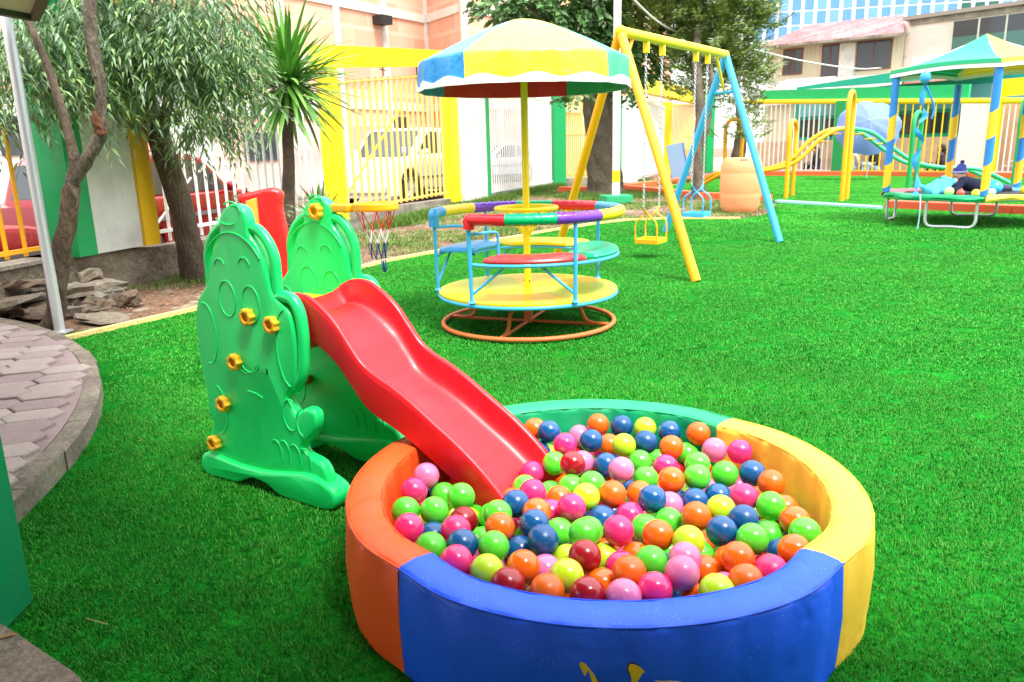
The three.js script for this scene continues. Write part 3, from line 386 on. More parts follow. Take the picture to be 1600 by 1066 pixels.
// ---------- roundabout with canopy ----------
{
  const g = thing('merry_go_round', 'small merry-go-round with coloured seats under a striped parasol canopy', 'merry-go-round', [0.116, 0, -5.12]);
  const at = (a, r, y) => [Math.cos(rad(a)) * r, y, Math.sin(rad(a)) * r];
  const arcPts = (a0, a1, r, y, n = 14) => Array.from({ length: n + 1 }, (_, i) => at(a0 + (a1 - a0) * i / n, r, y));
  // base ring, spokes and hub
  const base = mesh('base_ring', tube(arcPts(0, 345, 0.578, 0.026, 23), 0.0155, 90, 10, true), K.rust, g);
  for (const a of [20, 110, 200, 290]) {
    mesh('base_leg', [tube([at(a, 0.555, 0.024), at(a, 0.44, 0.03), at(a, 0.4, 0.05), at(a, 0.36, 0.13), at(a, 0.32, 0.155), at(a, 0.16, 0.175), at(a, 0.03, 0.185)], 0.0125, 30, 8)], K.rust, base);
    mesh('base_spoke', bar(at(a, 0.57, 0.02), at(a, 0.02, 0.02), 0.011, 8), K.rust, base);
  }
  mesh('hub', [cyl(0.03, 0.03, 0.2, 0, 0.01, 0, 16)], K.rust, base);
  // deck: four wedges on a blue frame
  const py = 0.235, R = 0.6;
  const wedge = (a0, a1) => { const s = new THREE.Shape(); s.moveTo(0, 0); for (let i = 0; i <= 20; i++) { const a = rad(a0 + (a1 - a0) * i / 20); s.lineTo(Math.cos(a) * R, -Math.sin(a) * R); } return T(new THREE.ExtrudeGeometry(s, { depth: 0.012, bevelEnabled: true, bevelSize: 0.002, bevelThickness: 0.002, bevelSegments: 1, bevelOffset: -0.003 }), 0, py + 0.002, 0, -Math.PI / 2); };
  const deckM = [M([0.88, 0.58, 0.01], 0.3, { bumpMap: TX.fine, bumpScale: 0.0012 }), M([0.55, 0.6, 0.06], 0.3, { bumpMap: TX.fine, bumpScale: 0.0012 })];
  [[165, 63], [63, -15], [-15, -105], [-105, -195]].forEach(([a, b], i) => mesh('deck_panel', wedge(a, b), deckM[i % 2], g));
  const fr = K.skyBlue;
  mesh('deck_frame', [tube(arcPts(0, 345, 0.592, py - 0.012, 23), 0.0135, 90, 8, true), ...[0, 45, 90, 135].map((a) => bar(at(a, 0.59, py - 0.012), at(a + 180, 0.59, py - 0.012), 0.01, 8)), ...[30, 120, 210, 300].map((a) => tube([at(a, 0.5, py - 0.01), at(a, 0.47, py - 0.055), at(a, 0.4, py - 0.06), at(a, 0.05, py - 0.02)], 0.011, 16, 8))], fr, g);
  // posts, seat frame, braces
  const sy = 0.5, ry = 0.755, posts = [126, 63, -33, -118, -180];
  for (const a of posts) {
    const p = mesh('post', [bar(at(a, 0.605, py - 0.012), at(a, 0.612, ry), 0.0125, 12)], fr, g);
    mesh('post_foot', cyl(0.024, 0.016, 0.014, ...at(a, 0.605, py + 0.012), 12), fr, p);
  }
  mesh('seat_frame', [tube(arcPts(126, -180, 0.6, sy - 0.02, 30), 0.0115, 120, 8), tube(arcPts(124, -178, 0.36, sy - 0.02, 26), 0.0095, 100, 8)], fr, g);
  for (const [a, b] of [[126, 104], [63, 84], [-33, -12], [-118, -98], [-180, -160]]) mesh('brace', bar(at(a, 0.603, py + 0.06), at(b, 0.56, sy - 0.02), 0.009, 8), fr, g);
  for (const [a, d] of [[126, -1], [-180, 1]]) mesh('arm_rest', tube([at(a, 0.607, ry - 0.09), at(a + d * 4, 0.56, ry - 0.088), at(a + d * 7, 0.46, ry - 0.088), at(a + d * 8, 0.41, ry - 0.1), at(a + d * 8, 0.4, ry - 0.14), at(a + d * 8, 0.4, sy - 0.02)], 0.0095, 24, 8), fr, g);
  // seat pads
  const pad = (a0, a1, c) => {
    const n = 28, prof = [[0.345, 0], [0.342, 0.012], [0.352, 0.024], [0.4, 0.033], [0.48, 0.036], [0.56, 0.033], [0.598, 0.024], [0.606, 0.012], [0.602, 0]], pos = [], idx = [], m = prof.length;
    for (let i = 0; i <= n; i++) { const t = i / n, k = Math.min(1, Math.min(t, 1 - t) * 9), sh = Math.sqrt(Math.max(0, k * (2 - k))), a = rad(a0 + (a1 - a0) * t); prof.forEach(([r, y], j) => { const r2 = 0.475 + (r - 0.475) * (0.55 + 0.45 * sh); pos.push(Math.cos(a) * r2, sy - 0.006 + y * (0.3 + 0.7 * sh), Math.sin(a) * r2); const A = i * m + j, B = i * m + (j + 1) % m; if (i < n) idx.push(A, B, A + m, B, B + m, A + m); }); }
    for (const e of [0, n * m]) for (let j = 1; j < m - 1; j++) idx.push(e, e + j, e + j + 1);
    const q = new THREE.BufferGeometry(); q.setAttribute('position', new THREE.Float32BufferAttribute(pos, 3)); q.setIndex(idx); q.computeVertexNormals();
    mesh('seat_pad', toCreasedNormals(q, 0.7), vinyl(c, { roughness: 0.34, bumpScale: 0.0015 }), g);
  };
  pad(121, 51, [0.72, 0.015, 0.02]); pad(49, -30, [0.0, 0.42, 0.2]); pad(-36, -112, [0.9, 0.6, 0.01]); pad(-118, -176, [0.03, 0.3, 0.62]);
  // padded rail: ten sleeves
  const sleeves = [[126, 103, 'r'], [103, 75, 'g'], [75, 46, 'p'], [46, 6, 'y'], [6, -33, 'b'], [-33, -70, 'r'], [-70, -96, 'g'], [-96, -128, 'p'], [-128, -160, 'y'], [-160, -180, 'b']];
  const sc = { r: [0.75, 0.012, 0.025], g: [0.0, 0.42, 0.16], p: [0.17, 0.04, 0.5], y: [0.9, 0.66, 0.01], b: [0.04, 0.33, 0.7] };
  sleeves.forEach(([a0, a1, c], i) => {
    const pts = arcPts(a0, a1, 0.612, ry, 8), n = 40;
    if (i === 0) pts.unshift(at(126, 0.612, ry - 0.055), at(125.5, 0.612, ry - 0.022));
    if (i === 9) pts.push(at(-180, 0.612, ry - 0.03), at(-180, 0.612, ry - 0.085));
    const t = tube(pts, 0.035, n, 14), p = t.attributes.position;
    for (let k = 0; k < p.count; k++) { const ring = Math.floor(k / 15); const w = 1 + 0.05 * Math.sin(ring * 2.3 + k) + 0.04 * Math.sin(ring * 0.9); const y = p.getY(k); p.setY(k, ry + (y - ry) * (i === 0 || i === 9 ? 1 : w)); }
    t.computeVertexNormals();
    mesh('rail_sleeve', t, vinyl(sc[c], { roughness: 0.28, bumpScale: 0.005 }), g);
  });
  // centre pole and hand wheel
  mesh('centre_pole', [cyl(0.0225, 0.0225, 1.66, 0, py, 0, 18), cyl(0.032, 0.03, 0.012, 0, py + 0.012, 0, 18)], K.yellow, g);
  const wheel = mesh('hand_wheel', tube(arcPts(0, 345, 0.2, 0.78, 23), 0.0135, 80, 10, true), K.yellow, g);
  for (const a of [45, 135, 225, 315]) mesh('wheel_strut', tube([at(a, 0.2, 0.78), at(a, 0.1, 0.69), at(a, 0.012, 0.6)], 0.0105, 12, 8), K.yellow, wheel);
  for (const a of [60, 200]) mesh('bolt', ball(0.006, ...at(a, 0.023, py + 0.06), 8, 6), K.black, g);
  // canopy: four fabric panels with white scalloped hem
  const canopy = (a0, a1, c) => {
    const n = 36, top = 1.94, prof = []; for (let i = 0; i <= 10; i++) { const t = i / 10; prof.push([0.02 + 0.665 * t, top - 0.245 * Math.pow(t, 1.4)]); }
    prof.push([0.697, 1.69], [0.701, 1.672], [0.703, 1.62], [0.706, 1.517]);
    const pos = [], idx = [], m = prof.length, hp = [], hi = [];
    for (let i = 0; i <= n; i++) {
      const adeg = a0 + (a1 - a0) * i / n, a = rad(adeg), e = Math.min(i, n - i) / n * 2, sag = 0.018 * Math.sin(Math.PI * i / n), lift = Math.cos(a * 8) * 0.0;
      const wv = 0.008 * Math.sin(a * 17) + 0.005 * Math.sin(a * 31 + 1);
      prof.forEach(([r, y], j) => { const k = j / (m - 1); const R = r * 0.965 * (1 - 0.03 * Math.sin(Math.PI * i / n)) + (j > 11 ? wv * (j - 10) / 4 : 0); pos.push(Math.cos(a) * R, y - sag * Math.sin(Math.PI * Math.min(1, k * 1.2)) * 0.7 + lift, Math.sin(a) * R); if (i < n && j < m - 1) { const A = i * m + j; idx.push(A, A + 1, A + m, A + 1, A + m + 1, A + m); } });
      const R = 0.706 * 0.965 * (1 - 0.03 * Math.sin(Math.PI * i / n)) + wv, up = 1.556 + 0.013 * Math.sin(adeg * 0.24), dn = 1.517;
      for (const [q, y] of [[R + 0.005, up], [R + 0.006, (up + dn) / 2], [R + 0.005, dn - 0.002], [R + 0.0015, dn - 0.002], [R + 0.0015, up]]) hp.push(Math.cos(a) * q, y, Math.sin(a) * q);
      if (i < n) for (let j = 0; j < 5; j++) { const A = i * 5 + j, B = i * 5 + (j + 1) % 5; hi.push(A, B, A + 5, B, B + 5, A + 5); }
    }
    const build = (P, I) => { const q = new THREE.BufferGeometry(); q.setAttribute('position', new THREE.Float32BufferAttribute(P, 3)); q.setIndex(I); q.computeVertexNormals(); return q; };
    const o = mesh('canopy_panel', build(pos, idx), M(c, 0.4, { side: THREE.DoubleSide, bumpMap: TX.wrinkle, bumpScale: 0.012, clearcoat: 0.3, clearcoatRoughness: 0.35 }), g);
    mesh('hem', toCreasedNormals(build(hp, hi), 0.8), M([0.85, 0.85, 0.83], 0.6), o);
  };
  canopy(121, 47, [0.88, 0.8, 0.03]); canopy(47, -62, [0.0, 0.42, 0.2]); canopy(-62, -142, [0.7, 0.01, 0.015]); canopy(-142, -239, [0.015, 0.28, 0.72]);
  mesh('canopy_rib', [-52, 38, 128, 218].flatMap((a) => [bar(at(a, 0.02, 1.86), at(a, 0.63, 1.655), 0.006, 6)]).concat([tube(arcPts(0, 345, 0.63, 1.655, 23), 0.006, 80, 6, true)]), K.galv, g);
}
// ---------- swing frame and its two swings ----------
{
  const A = [1.62, 0, -6.62], B = [0.52, 0, -8.5], C = [3.26, 0, -9.26], D = [2.17, 0, -10.73], t1 = [1.07, 2.19, -7.56], t2 = [2.715, 2.23, -10.0];
  const f = thing('swing_set', 'steel swing frame with yellow legs and beam and light blue far legs', 'swing frame');
  const lerp = (p, q, t) => p.map((v, i) => v + (q[i] - v) * t);
  mesh('beam', [bar(t1, t2, 0.048, 16), ball(0.055, ...t1)], K.yellow, f);
  for (const p of [A, B]) mesh('leg', bar(p, t1, 0.043, 16), K.amber, f);
  for (const p of [C, D]) mesh('leg', bar(p, t2, 0.043, 16), K.skyBlue, f);
  mesh('brace', [bar(lerp(t1, A, 0.2), lerp(t1, B, 0.2), 0.02, 10), bar(lerp(lerp(t1, A, 0.2), lerp(t1, B, 0.2), 0.5), lerp(t1, t2, 0.1), 0.017, 8)], K.amber, f);
  mesh('brace', bar(lerp(t2, C, 0.2), lerp(t2, D, 0.2), 0.02, 10), K.skyBlue, f);
  mesh('brace', bar(lerp(lerp(t2, C, 0.2), lerp(t2, D, 0.2), 0.5), lerp(t2, t1, 0.12), 0.017, 8), K.yellow, f);
  const bd = V3(t2[0] - t1[0], 0, t2[2] - t1[2]).normalize(), turn = -Math.atan2(bd.z, bd.x);
  const link = new THREE.TorusGeometry(0.011, 0.0035, 5, 10); T(link, 0, 0, 0, 0, 0, 0, 1, 1.6, 1.3); uvm(link);
  const swing = (ta, tb, seatY, mat, label) => {
    const a = lerp(t1, t2, ta), b = lerp(t1, t2, tb), c = lerp(a, b, 0.5), half = Math.hypot(b[0] - a[0], b[2] - a[2]) / 2;
    for (const p of [a, b]) mesh('hanger', [box(0.05, 0.12, 0.05, p[0], p[1] - 0.085, p[2], turn)], K.yellow, f);
    const s = thing('swing', label, 'swing', [c[0], seatY, c[2]], turn);
    const w = 0.13, d = 0.12, sg = [-1, 1], top = 0.36;
    mesh('seat', [rbox(w * 2, 0.05, 0.02, 0.004, 0, 0.01, -d), rbox(w * 2, 0.05, 0.02, 0.004, 0, 0.01, d), rbox(0.02, 0.05, d * 2, 0.004, w, 0.01, 0), rbox(0.02, 0.05, d * 2, 0.004, -w, 0.01, 0), rbox(w * 2, 0.012, d * 2, 0.004, 0, -0.006, 0)], mat, s);
    for (const i of sg) {
      mesh('cage_bow', [-1, 1].map((j) => tube([[i * w, 0.02, j * d], [i * w, 0.18, j * d], [i * w, 0.225, j * d * 0.85], [i * w * 0.9, 0.29, j * 0.02], [i * half, top, 0]], 0.0085, 20, 8)), mat, s);
      const y0 = top, x0 = i * half, L = (t1[1] + (t2[1] - t1[1]) * (ta + tb) / 2) - 0.13 - seatY - top, n = Math.floor(L / 0.027);
      const gs = []; for (let k = 0; k < n; k++) gs.push(T(link.clone(), x0, y0 + (k + 0.5) * L / n, 0, 0, (k % 2) * Math.PI / 2));
      mesh('chain', gs, K.steel, s, true);
    }
  };
  swing(0.2, 0.335, 0.17, K.amber, 'yellow metal cage swing hanging on chains from the beam');
  swing(0.66, 0.79, 0.34, K.skyBlue, 'light blue metal cage swing hanging on chains from the beam');
}
// ---------- trampoline with canopy ----------
{
  const c = [6.5, -11.0], t = thing('trampoline', 'round trampoline with green and yellow padding, striped posts and peaked canopy', 'trampoline', [c[0], 0, c[1]]);
  const at = (a, r, y) => [Math.cos(rad(a)) * r, y, Math.sin(rad(a)) * r], R = 1.07, y = 0.42;
  const arcPts = (a0, a1, r, h, n = 14) => Array.from({ length: n + 1 }, (_, i) => at(a0 + (a1 - a0) * i / n, r, h));
  mesh('mat', cyl(R - 0.2, R - 0.2, 0.01, 0, y - 0.03, 0, 48), M([0.03, 0.03, 0.035], 0.8), t);
  mesh('rim_tube', tube(arcPts(0, 345, R - 0.02, y - 0.05, 23), 0.02, 90, 8, true), K.galv, t);
  const pad = (a0, a1, col) => { const n = 20, prof = [[R + 0.03, -0.05], [R + 0.045, -0.02], [R + 0.03, 0.012], [R - 0.05, 0.022], [R - 0.15, 0.016], [R - 0.23, -0.006], [R - 0.23, -0.02], [R - 0.05, -0.03]], pos = [], idx = [], m = prof.length; for (let i = 0; i <= n; i++) { const a = rad(a0 + (a1 - a0) * i / n); prof.forEach(([r, h], j) => { pos.push(Math.cos(a) * (r + 0.008 * Math.sin(i * 1.1 + j)), y + h - 0.012 * Math.sin(i * 0.7) * (j < 3 ? 1 : 0.2), Math.sin(a) * (r + 0.008 * Math.sin(i * 1.1 + j))); const A = i * m + j, B = i * m + (j + 1) % m; if (i < n) idx.push(A, B, A + m, B, B + m, A + m); }); } const q = new THREE.BufferGeometry(); q.setAttribute('position', new THREE.Float32BufferAttribute(pos, 3)); q.setIndex(idx); q.computeVertexNormals(); mesh('edge_pad', toCreasedNormals(q, 0.8), vinyl(col), t); };
  pad(111, 196, [0.0, 0.36, 0.14]); pad(32, 110, [0.9, 0.62, 0.06]); pad(-60, 31, [0.08, 0.3, 0.6]); pad(197, 299, [0.75, 0.14, 0.18]);
  const legU = (a, w) => { const L = at(a - w, R - 0.05, y - 0.06), Rr = at(a + w, R - 0.05, y - 0.06), d = (p, h) => [p[0], h, p[2]], l = (k) => [L[0] + (Rr[0] - L[0]) * k, 0.022, L[2] + (Rr[2] - L[2]) * k]; mesh('leg', tube([L, d(L, 0.2), d(L, 0.1), [l(0.03)[0], 0.05, l(0.03)[2]], l(0.1), l(0.5), l(0.9), [l(0.97)[0], 0.05, l(0.97)[2]], d(Rr, 0.1), d(Rr, 0.2), Rr], 0.02, 60, 10), K.galv, t); };
  legU(131, 17); legU(-54, 17); legU(218, 16); legU(48, 17);
  const bandsOf = [[0, 0.5, 'y'], [0.5, 0.93, 'b'], [0.93, 1.3, 'y'], [1.3, 1.7, 'b']];
  const pm = { y: vinyl([0.9, 0.56, 0.02]), b: vinyl([0.02, 0.22, 0.66]) };
  [[195, 1.62, 1], [111, 1.66, 0], [285, 1.52, 1], [30, 1.62, 0], [335, 1.6, 1]].forEach(([a, H, sw]) => {
    const p = mesh('post', cyl(0.016, 0.016, H, ...at(a, R, y - 0.04), 10), K.galv, t);
    for (const [u, v, q] of [[0.02, 0.1, 'b'], [0.1, 0.42, 'y'], [0.42, 0.75, 'b'], [0.75, 1.08, 'y'], [1.08, H, 'b']]) { // padding in slanting coloured bands
      const g = T(new THREE.CylinderGeometry(0.05, 0.05, v - u, 18), 0, (u + v) / 2, 0), P = g.attributes.position; for (let k = 0; k < P.count; k++) { const yy = P.getY(k); if (yy > 0.09 && yy < H - 0.01) P.setY(k, yy + P.getX(k) * 0.7); } g.computeVertexNormals();
      T(g, ...at(a, R, y)); mesh('post_sleeve', g, pm[q], p);
    }
  });
  // canopy: six fabric gores up to a peak
  const gore = (a0, a1, col) => {
    const n = 14, m = 9, pos = [], idx = [], p0 = at(a0, 1.15, 2.04), p1 = at(a1, 1.15, 2.04), hp = [], hi = [];
    for (let i = 0; i <= n; i++) for (let j = 0; j <= m; j++) { const u = i / n, k = j / m, ex = p0[0] + (p1[0] - p0[0]) * u, ez = p0[2] + (p1[2] - p0[2]) * u, sag = 0.07 * Math.sin(Math.PI * u) * k, yy = 2.52 - 0.42 * k - 0.06 * Math.sin(Math.PI * k) + sag * 0.5; pos.push(ex * k, yy, ez * k); if (i < n && j < m) { const A = i * (m + 1) + j; idx.push(A, A + 1, A + m + 1, A + 1, A + m + 2, A + m + 1); } }
    for (let i = 0; i <= n; i++) { const u = i / n, ex = p0[0] + (p1[0] - p0[0]) * u, ez = p0[2] + (p1[2] - p0[2]) * u, s = 0.035 * Math.sin(Math.PI * u); for (const [h, o] of [[2.102, 1.002], [2.05, 1.008], [2.05, 0.998], [2.0, 1.006]]) hp.push(ex * o, h + s, ez * o); }
    const build = (P, I) => { const q = new THREE.BufferGeometry(); q.setAttribute('position', new THREE.Float32BufferAttribute(P, 3)); q.setIndex(I); q.computeVertexNormals(); return q; };
    const o = mesh('canopy_gore', build(pos, idx), M(col, 0.55, { side: THREE.DoubleSide, bumpMap: TX.wrinkle, bumpScale: 0.01 }), t);
    const v1 = [], v2 = []; for (let i = 0; i < n; i++) { const A = i * 4; v1.push(A, A + 1, A + 4, A + 1, A + 5, A + 4); v2.push(A + 2, A + 3, A + 6, A + 3, A + 7, A + 6); }
    mesh('valance', build(hp, v1), M(col, 0.55, { side: THREE.DoubleSide }), o); mesh('hem', build(hp, v2), M([0.85, 0.85, 0.85], 0.6, { side: THREE.DoubleSide }), o);
  };
  gore(195, 111, [0.0, 0.38, 0.17]); gore(111, 50, [0.92, 0.7, 0.05]); gore(50, -10, [0.02, 0.22, 0.66]); gore(-10, -75, [0.92, 0.7, 0.05]); gore(-75, -130, [0.0, 0.38, 0.17]); gore(-130, -165, [0.8, 0.12, 0.03]);
  mesh('roof_strut', [195, 111, 50, -10, -75, -130].map((a) => bar(at(a, 1.12, 2.03), [0, 2.48, 0], 0.012, 6)), K.galv, t);
}
// things on and by the trampoline
{
  for (const [x, z, r, col, word] of [[5.86, -10.35, 0.06, [0.6, 0.8, 0.25], 'pale lime'], [6.1, -10.5, 0.052, [0.75, 0.1, 0.06], 'red'], [6.22, -10.35, 0.056, [0.85, 0.75, 0.05], 'yellow'], [6.38, -10.38, 0.056, [0.6, 0.78, 0.12], 'green'], [6.52, -10.5, 0.054, [0.55, 0.8, 0.75], 'pale turquoise'], [7.1, -10.7, 0.06, [0.9, 0.7, 0.02], 'golden yellow']])
    tag(mesh('toy_ball', ball(r, x, 0.388 + r + (Math.hypot(x - 6.5, z + 11) > 0.78 ? 0.03 : 0), z, 24, 16), plastic(col, 0.3)), `small ${word} toy ball lying on the trampoline`, 'ball');
  const bb = thing('balloon_ball', 'large sky blue inflated ball beside the child on the trampoline', 'ball', [6.62, 0.4, -10.62]);
  mesh('ball_skin', T(new THREE.SphereGeometry(0.105, 28, 18), 0, 0.097, 0, 0, 0, 0, 1, 0.92, 1), plastic([0.03, 0.38, 0.68], 0.3), bb); mesh('valve', cyl(0.012, 0.01, 0.01, 0, 0.19, 0, 10), plastic([0.02, 0.3, 0.6]), bb);
}
// ---------- arched yellow and green climber ----------
{
  const cl = thing('climbing_bars', 'yellow arched climbing bars with a long wavy rail turning green', 'climbing frame');
  const arch = (a, b, h, mat) => mesh('arch_post', tube([[a[0], 0, a[1]], [a[0], h * 0.5, a[1]], [a[0], h * 0.9, a[1]], [a[0] + (b[0] - a[0]) * 0.25, h * 0.985, a[1] + (b[1] - a[1]) * 0.25], [a[0] + (b[0] - a[0]) * 0.75, h * 0.985, a[1] + (b[1] - a[1]) * 0.75], [b[0], h * 0.9, b[1]], [b[0], h * 0.5, b[1]], [b[0], 0, b[1]]], 0.047, 60, 10), mat, cl);
  arch([5.99, -16.8], [6.41, -17.58], 1.62, K.amber); arch([6.71, -15.65], [7.02, -16.15], 2.12, K.amber); arch([5.3, -19.2], [5.75, -19.4], 1.75, K.amber);
  arch([8.15, -15.9], [8.5, -16.3], 1.7, K.greenPaint); arch([10.1, -15.6], [10.4, -15.9], 1.9, K.greenPaint);
  for (const d of [0, 0.5]) {
    const z0 = -17.0 - d;
    mesh('wave_rail', tube([[4.6, 0.15, z0 - 2], [5.0, 0.5, z0 - 1.2], [5.5, 0.55, z0 - 0.4], [6.2, 0.74, z0], [6.7, 1.2, z0], [7.05, 1.4, z0], [7.35, 1.44, z0]], 0.042, 60, 10), K.amber, cl);
    mesh('wave_rail', tube([[7.35, 1.44, z0], [7.8, 1.34, z0], [8.3, 1.0, z0], [8.8, 0.68, z0 + 0.1], [9.4, 0.56, z0 + 0.2], [10.0, 0.52, z0 + 0.3], [10.5, 0.3, z0 + 0.4], [10.9, 0.05, z0 + 0.5]], 0.042, 60, 10), plastic([0.05, 0.5, 0.25]), cl);
  }
  mesh('rung', Array.from({ length: 9 }, (_, i) => { const x = 6.1 + i * 0.26, yy = 0.7 + 0.74 * Math.sin((x - 6.1) / 1.3 * Math.PI / 2) ** 1.2; return bar([x, x < 7.35 ? Math.min(1.42, 0.68 + (x - 6.1) * 0.62) : 1.44 - (x - 7.35) * 0.42, -17.0], [x, x < 7.35 ? Math.min(1.42, 0.68 + (x - 6.1) * 0.62) : 1.44 - (x - 7.35) * 0.42, -17.5], 0.018, 6); }), K.amber, cl);
}
// ---------- barrel, lamp post ----------
{
  const b = thing('plastic_barrel', 'faded orange plastic barrel standing on the dirt by the swings', 'barrel', [4.08, 0, -13.7]);
  const pr = [[0, 0], [0.27, 0], [0.3, 0.02], [0.325, 0.1], [0.345, 0.24], [0.352, 0.3], [0.349, 0.315], [0.353, 0.33], [0.357, 0.5], [0.353, 0.66], [0.349, 0.675], [0.352, 0.69], [0.345, 0.8], [0.32, 0.89], [0.3, 0.925], [0.27, 0.93], [0.255, 0.915], [0, 0.91]];
  mesh('shell', toCreasedNormals(new THREE.LatheGeometry(pr.map(([x, y]) => new THREE.Vector2(x, y)), 48), 0.7), M([0.85, 0.36, 0.16], 0.45, { bumpMap: TX.soft, bumpScale: 0.01 }), b);
  for (const a of [100, 280]) mesh('handle', rbox(0.12, 0.03, 0.05, 0.01, Math.cos(rad(a)) * 0.3, 0.9, Math.sin(rad(a)) * 0.3, -rad(a) + Math.PI / 2), M([0.7, 0.24, 0.08], 0.5), b);
  mesh('bung', cyl(0.03, 0.03, 0.025, 0.12, 0.91, 0.05, 14), M([0.6, 0.12, 0.05], 0.5), b);
  const l = thing('lamp_post', 'tall white post with yellow band on a green concrete footing', 'post', [2.28, 0, -16.53]);
  mesh('footing', rbox(0.58, 0.2, 0.5, 0.02, 0, 0.08, 0, 0.2), M([0.02, 0.36, 0.14], 0.85, { bumpMap: TX.soft, bumpScale: 0.015 }), l);
  mesh('shaft', [cyl(0.085, 0.08, 0.28, 0, 0.17, 0, 18), cyl(0.08, 0.075, 5, 0, 0.69, 0, 18)], K.white, l);
  mesh('band', cyl(0.0855, 0.0825, 0.24, 0, 0.45, 0, 18), K.yellow, l);
}
// ---------- fences along the street ----------
const along = (a, b, t) => [a[0] + (b[0] - a[0]) * t, a[1] + (b[1] - a[1]) * t];
const heading = (a, b) => -Math.atan2(b[1] - a[1], b[0] - a[0]);
// railing of round or square bars, every bar its own part; local x runs along the fence
function railing(name, label, a, b, y0, y1, n, r, mat, { tops = [y1 - 0.03], lows = [y0 + 0.04], group, square, rise = 0 } = {}) {
  const L = Math.hypot(b[0] - a[0], b[1] - a[1]), f = thing(name, label, 'fence', [a[0], 0, a[1]], heading(a, b), group);
  const h = y1 - y0, g = uvm(square ? new THREE.BoxGeometry(r * 2, h, r * 2) : new THREE.CylinderGeometry(r, r, h, 8));
  for (let i = 0; i < n; i++) { const k = 1 + rise * (i + 0.5) / n / h, m = share('bar', g, mat, f, (i + 0.5) * L / n, y0 + h * k / 2, 0); m.scale.y = k; }
  for (const y of lows) mesh('rail', box(L, 0.035, 0.022, L / 2, y, r + 0.008), mat, f);
  for (const y of tops) mesh('rail', bar([0, y, r + 0.012], [L, y + rise, r + 0.012], 0.018, 6), mat, f);
  return f;
}
function column(name, label, [x, z], w, d, y0, y1, turn, mat, cap = true) {
  const c = thing(name, label, 'column', [x, 0, z], turn); mesh('shaft', rbox(w, y1 - y0, d, 0.012, 0, (y0 + y1) / 2, 0), mat, c); if (cap) mesh('plinth', rbox(w + 0.03, 0.14, d + 0.03, 0.008, 0, y0 + 0.07, 0), mat, c); return c;
}
{
  // rough retaining wall under the fence
  const P = [[-4.3, -3.4], [-3.86, -5.69], [-3.68, -6.73], [-3.39, -7.98], [-2.6, -11.2], [-1.07, -17.35], [1.55, -25.4]];
  const H = [0.37, 0.36, 0.36, 0.3, 0.3, 0.17, 0.06], w = thing('retaining_wall', 'low rough concrete retaining wall along the foot of the fence', 'wall');
  for (let i = 0; i < P.length - 1; i++) {
    const a = P[i], b = P[i + 1], L = Math.hypot(b[0] - a[0], b[1] - a[1]) + 0.02, nx = 10;
    const g = new THREE.BoxGeometry(L, 1, 0.22, 26, 8, 2), p = g.attributes.position;
    for (let k = 0; k < p.count; k++) { const t = p.getX(k) / L + 0.5, top = H[i] + (H[i + 1] - H[i]) * t, v = p.getY(k) + 0.5; const nz = (fbm(Math.abs(t * 0.9 + i * 0.37) % 1, v * 0.5 + 0.2, 12, 4, 401) - 0.5) * 0.06; p.setY(k, -0.1 + v * (top + 0.1)); if (p.getZ(k) > 0) p.setZ(k, p.getZ(k) + nz + 0.03 * (1 - v)); }
    g.computeVertexNormals();
    T(g, (a[0] + b[0]) / 2, 0, (a[1] + b[1]) / 2, 0, heading(a, b)); T(g, -0.1, 0, 0);
    mesh('wall_length', g, i < 3 ? K.rough : M([0.85, 0.82, 0.78], 0.95, { map: TX.concrete, bumpMap: TX.soft, bumpScale: 0.02 }), w);
  }
  mesh('coping', [box(1.06, 0.03, 0.26, -3.93, 0.38, -5.75, heading(P[1], P[2]))], K.pale, w);
}
railing('yellow_railing', 'yellow barred railing in front of the red hatchback', [-4.3, -3.6], [-3.83, -6.45], 0.42, 2.6, 15, 0.017, K.amber, { tops: [2.5], lows: [0.47] });
{
  const a = [-3.8, -6.55], b = [-3.53, -7.5], L = Math.hypot(b[0] - a[0], b[1] - a[1]), w = thing('fence_pier', 'white rendered fence pier edged with green and yellow paint', 'wall', [a[0], 0, a[1]], heading(a, b));
  mesh('green_edge', [box(0.2, 2.6, 0.34, 0.1, 1.66, 0)], K.greenPaint, w);
  mesh('white_panel', box(L - 0.4, 2.6, 0.28, 0.2 + (L - 0.4) / 2, 1.66, 0), K.wall, w);
  mesh('yellow_edge', box(0.2, 2.6, 0.34, L - 0.1, 1.66, 0), paint([0.86, 0.5, 0.005], 0.5), w);
}
{
  const a = [-3.52, -7.62], b = [-2.68, -11.0], f = railing('white_railing', 'white barred railing between the rendered pier and yellow column', a, b, 0.34, 2.45, 20, 0.016, K.white, { tops: [2.3], lows: [0.45] });
  const L = Math.hypot(b[0] - a[0], b[1] - a[1]);
  for (const [x0, y0, x1, y1] of [[0.1, 0.5, 0.75, 0.95], [0.9, 1.0, 2.1, 1.9], [2.2, 2.0, 3.2, 1.1]]) mesh('brace', bar([x0, y0, -0.03], [x1, y1, -0.03], 0.012, 6), K.white, f);
}
column('gate_column', 'broad yellow gate column between white railing and yellow gate', [-2.54, -11.5], 0.3, 0.2, 0.2, 2.42, heading([-2.6, -11.2], [-1.07, -17.35]), K.yellow);
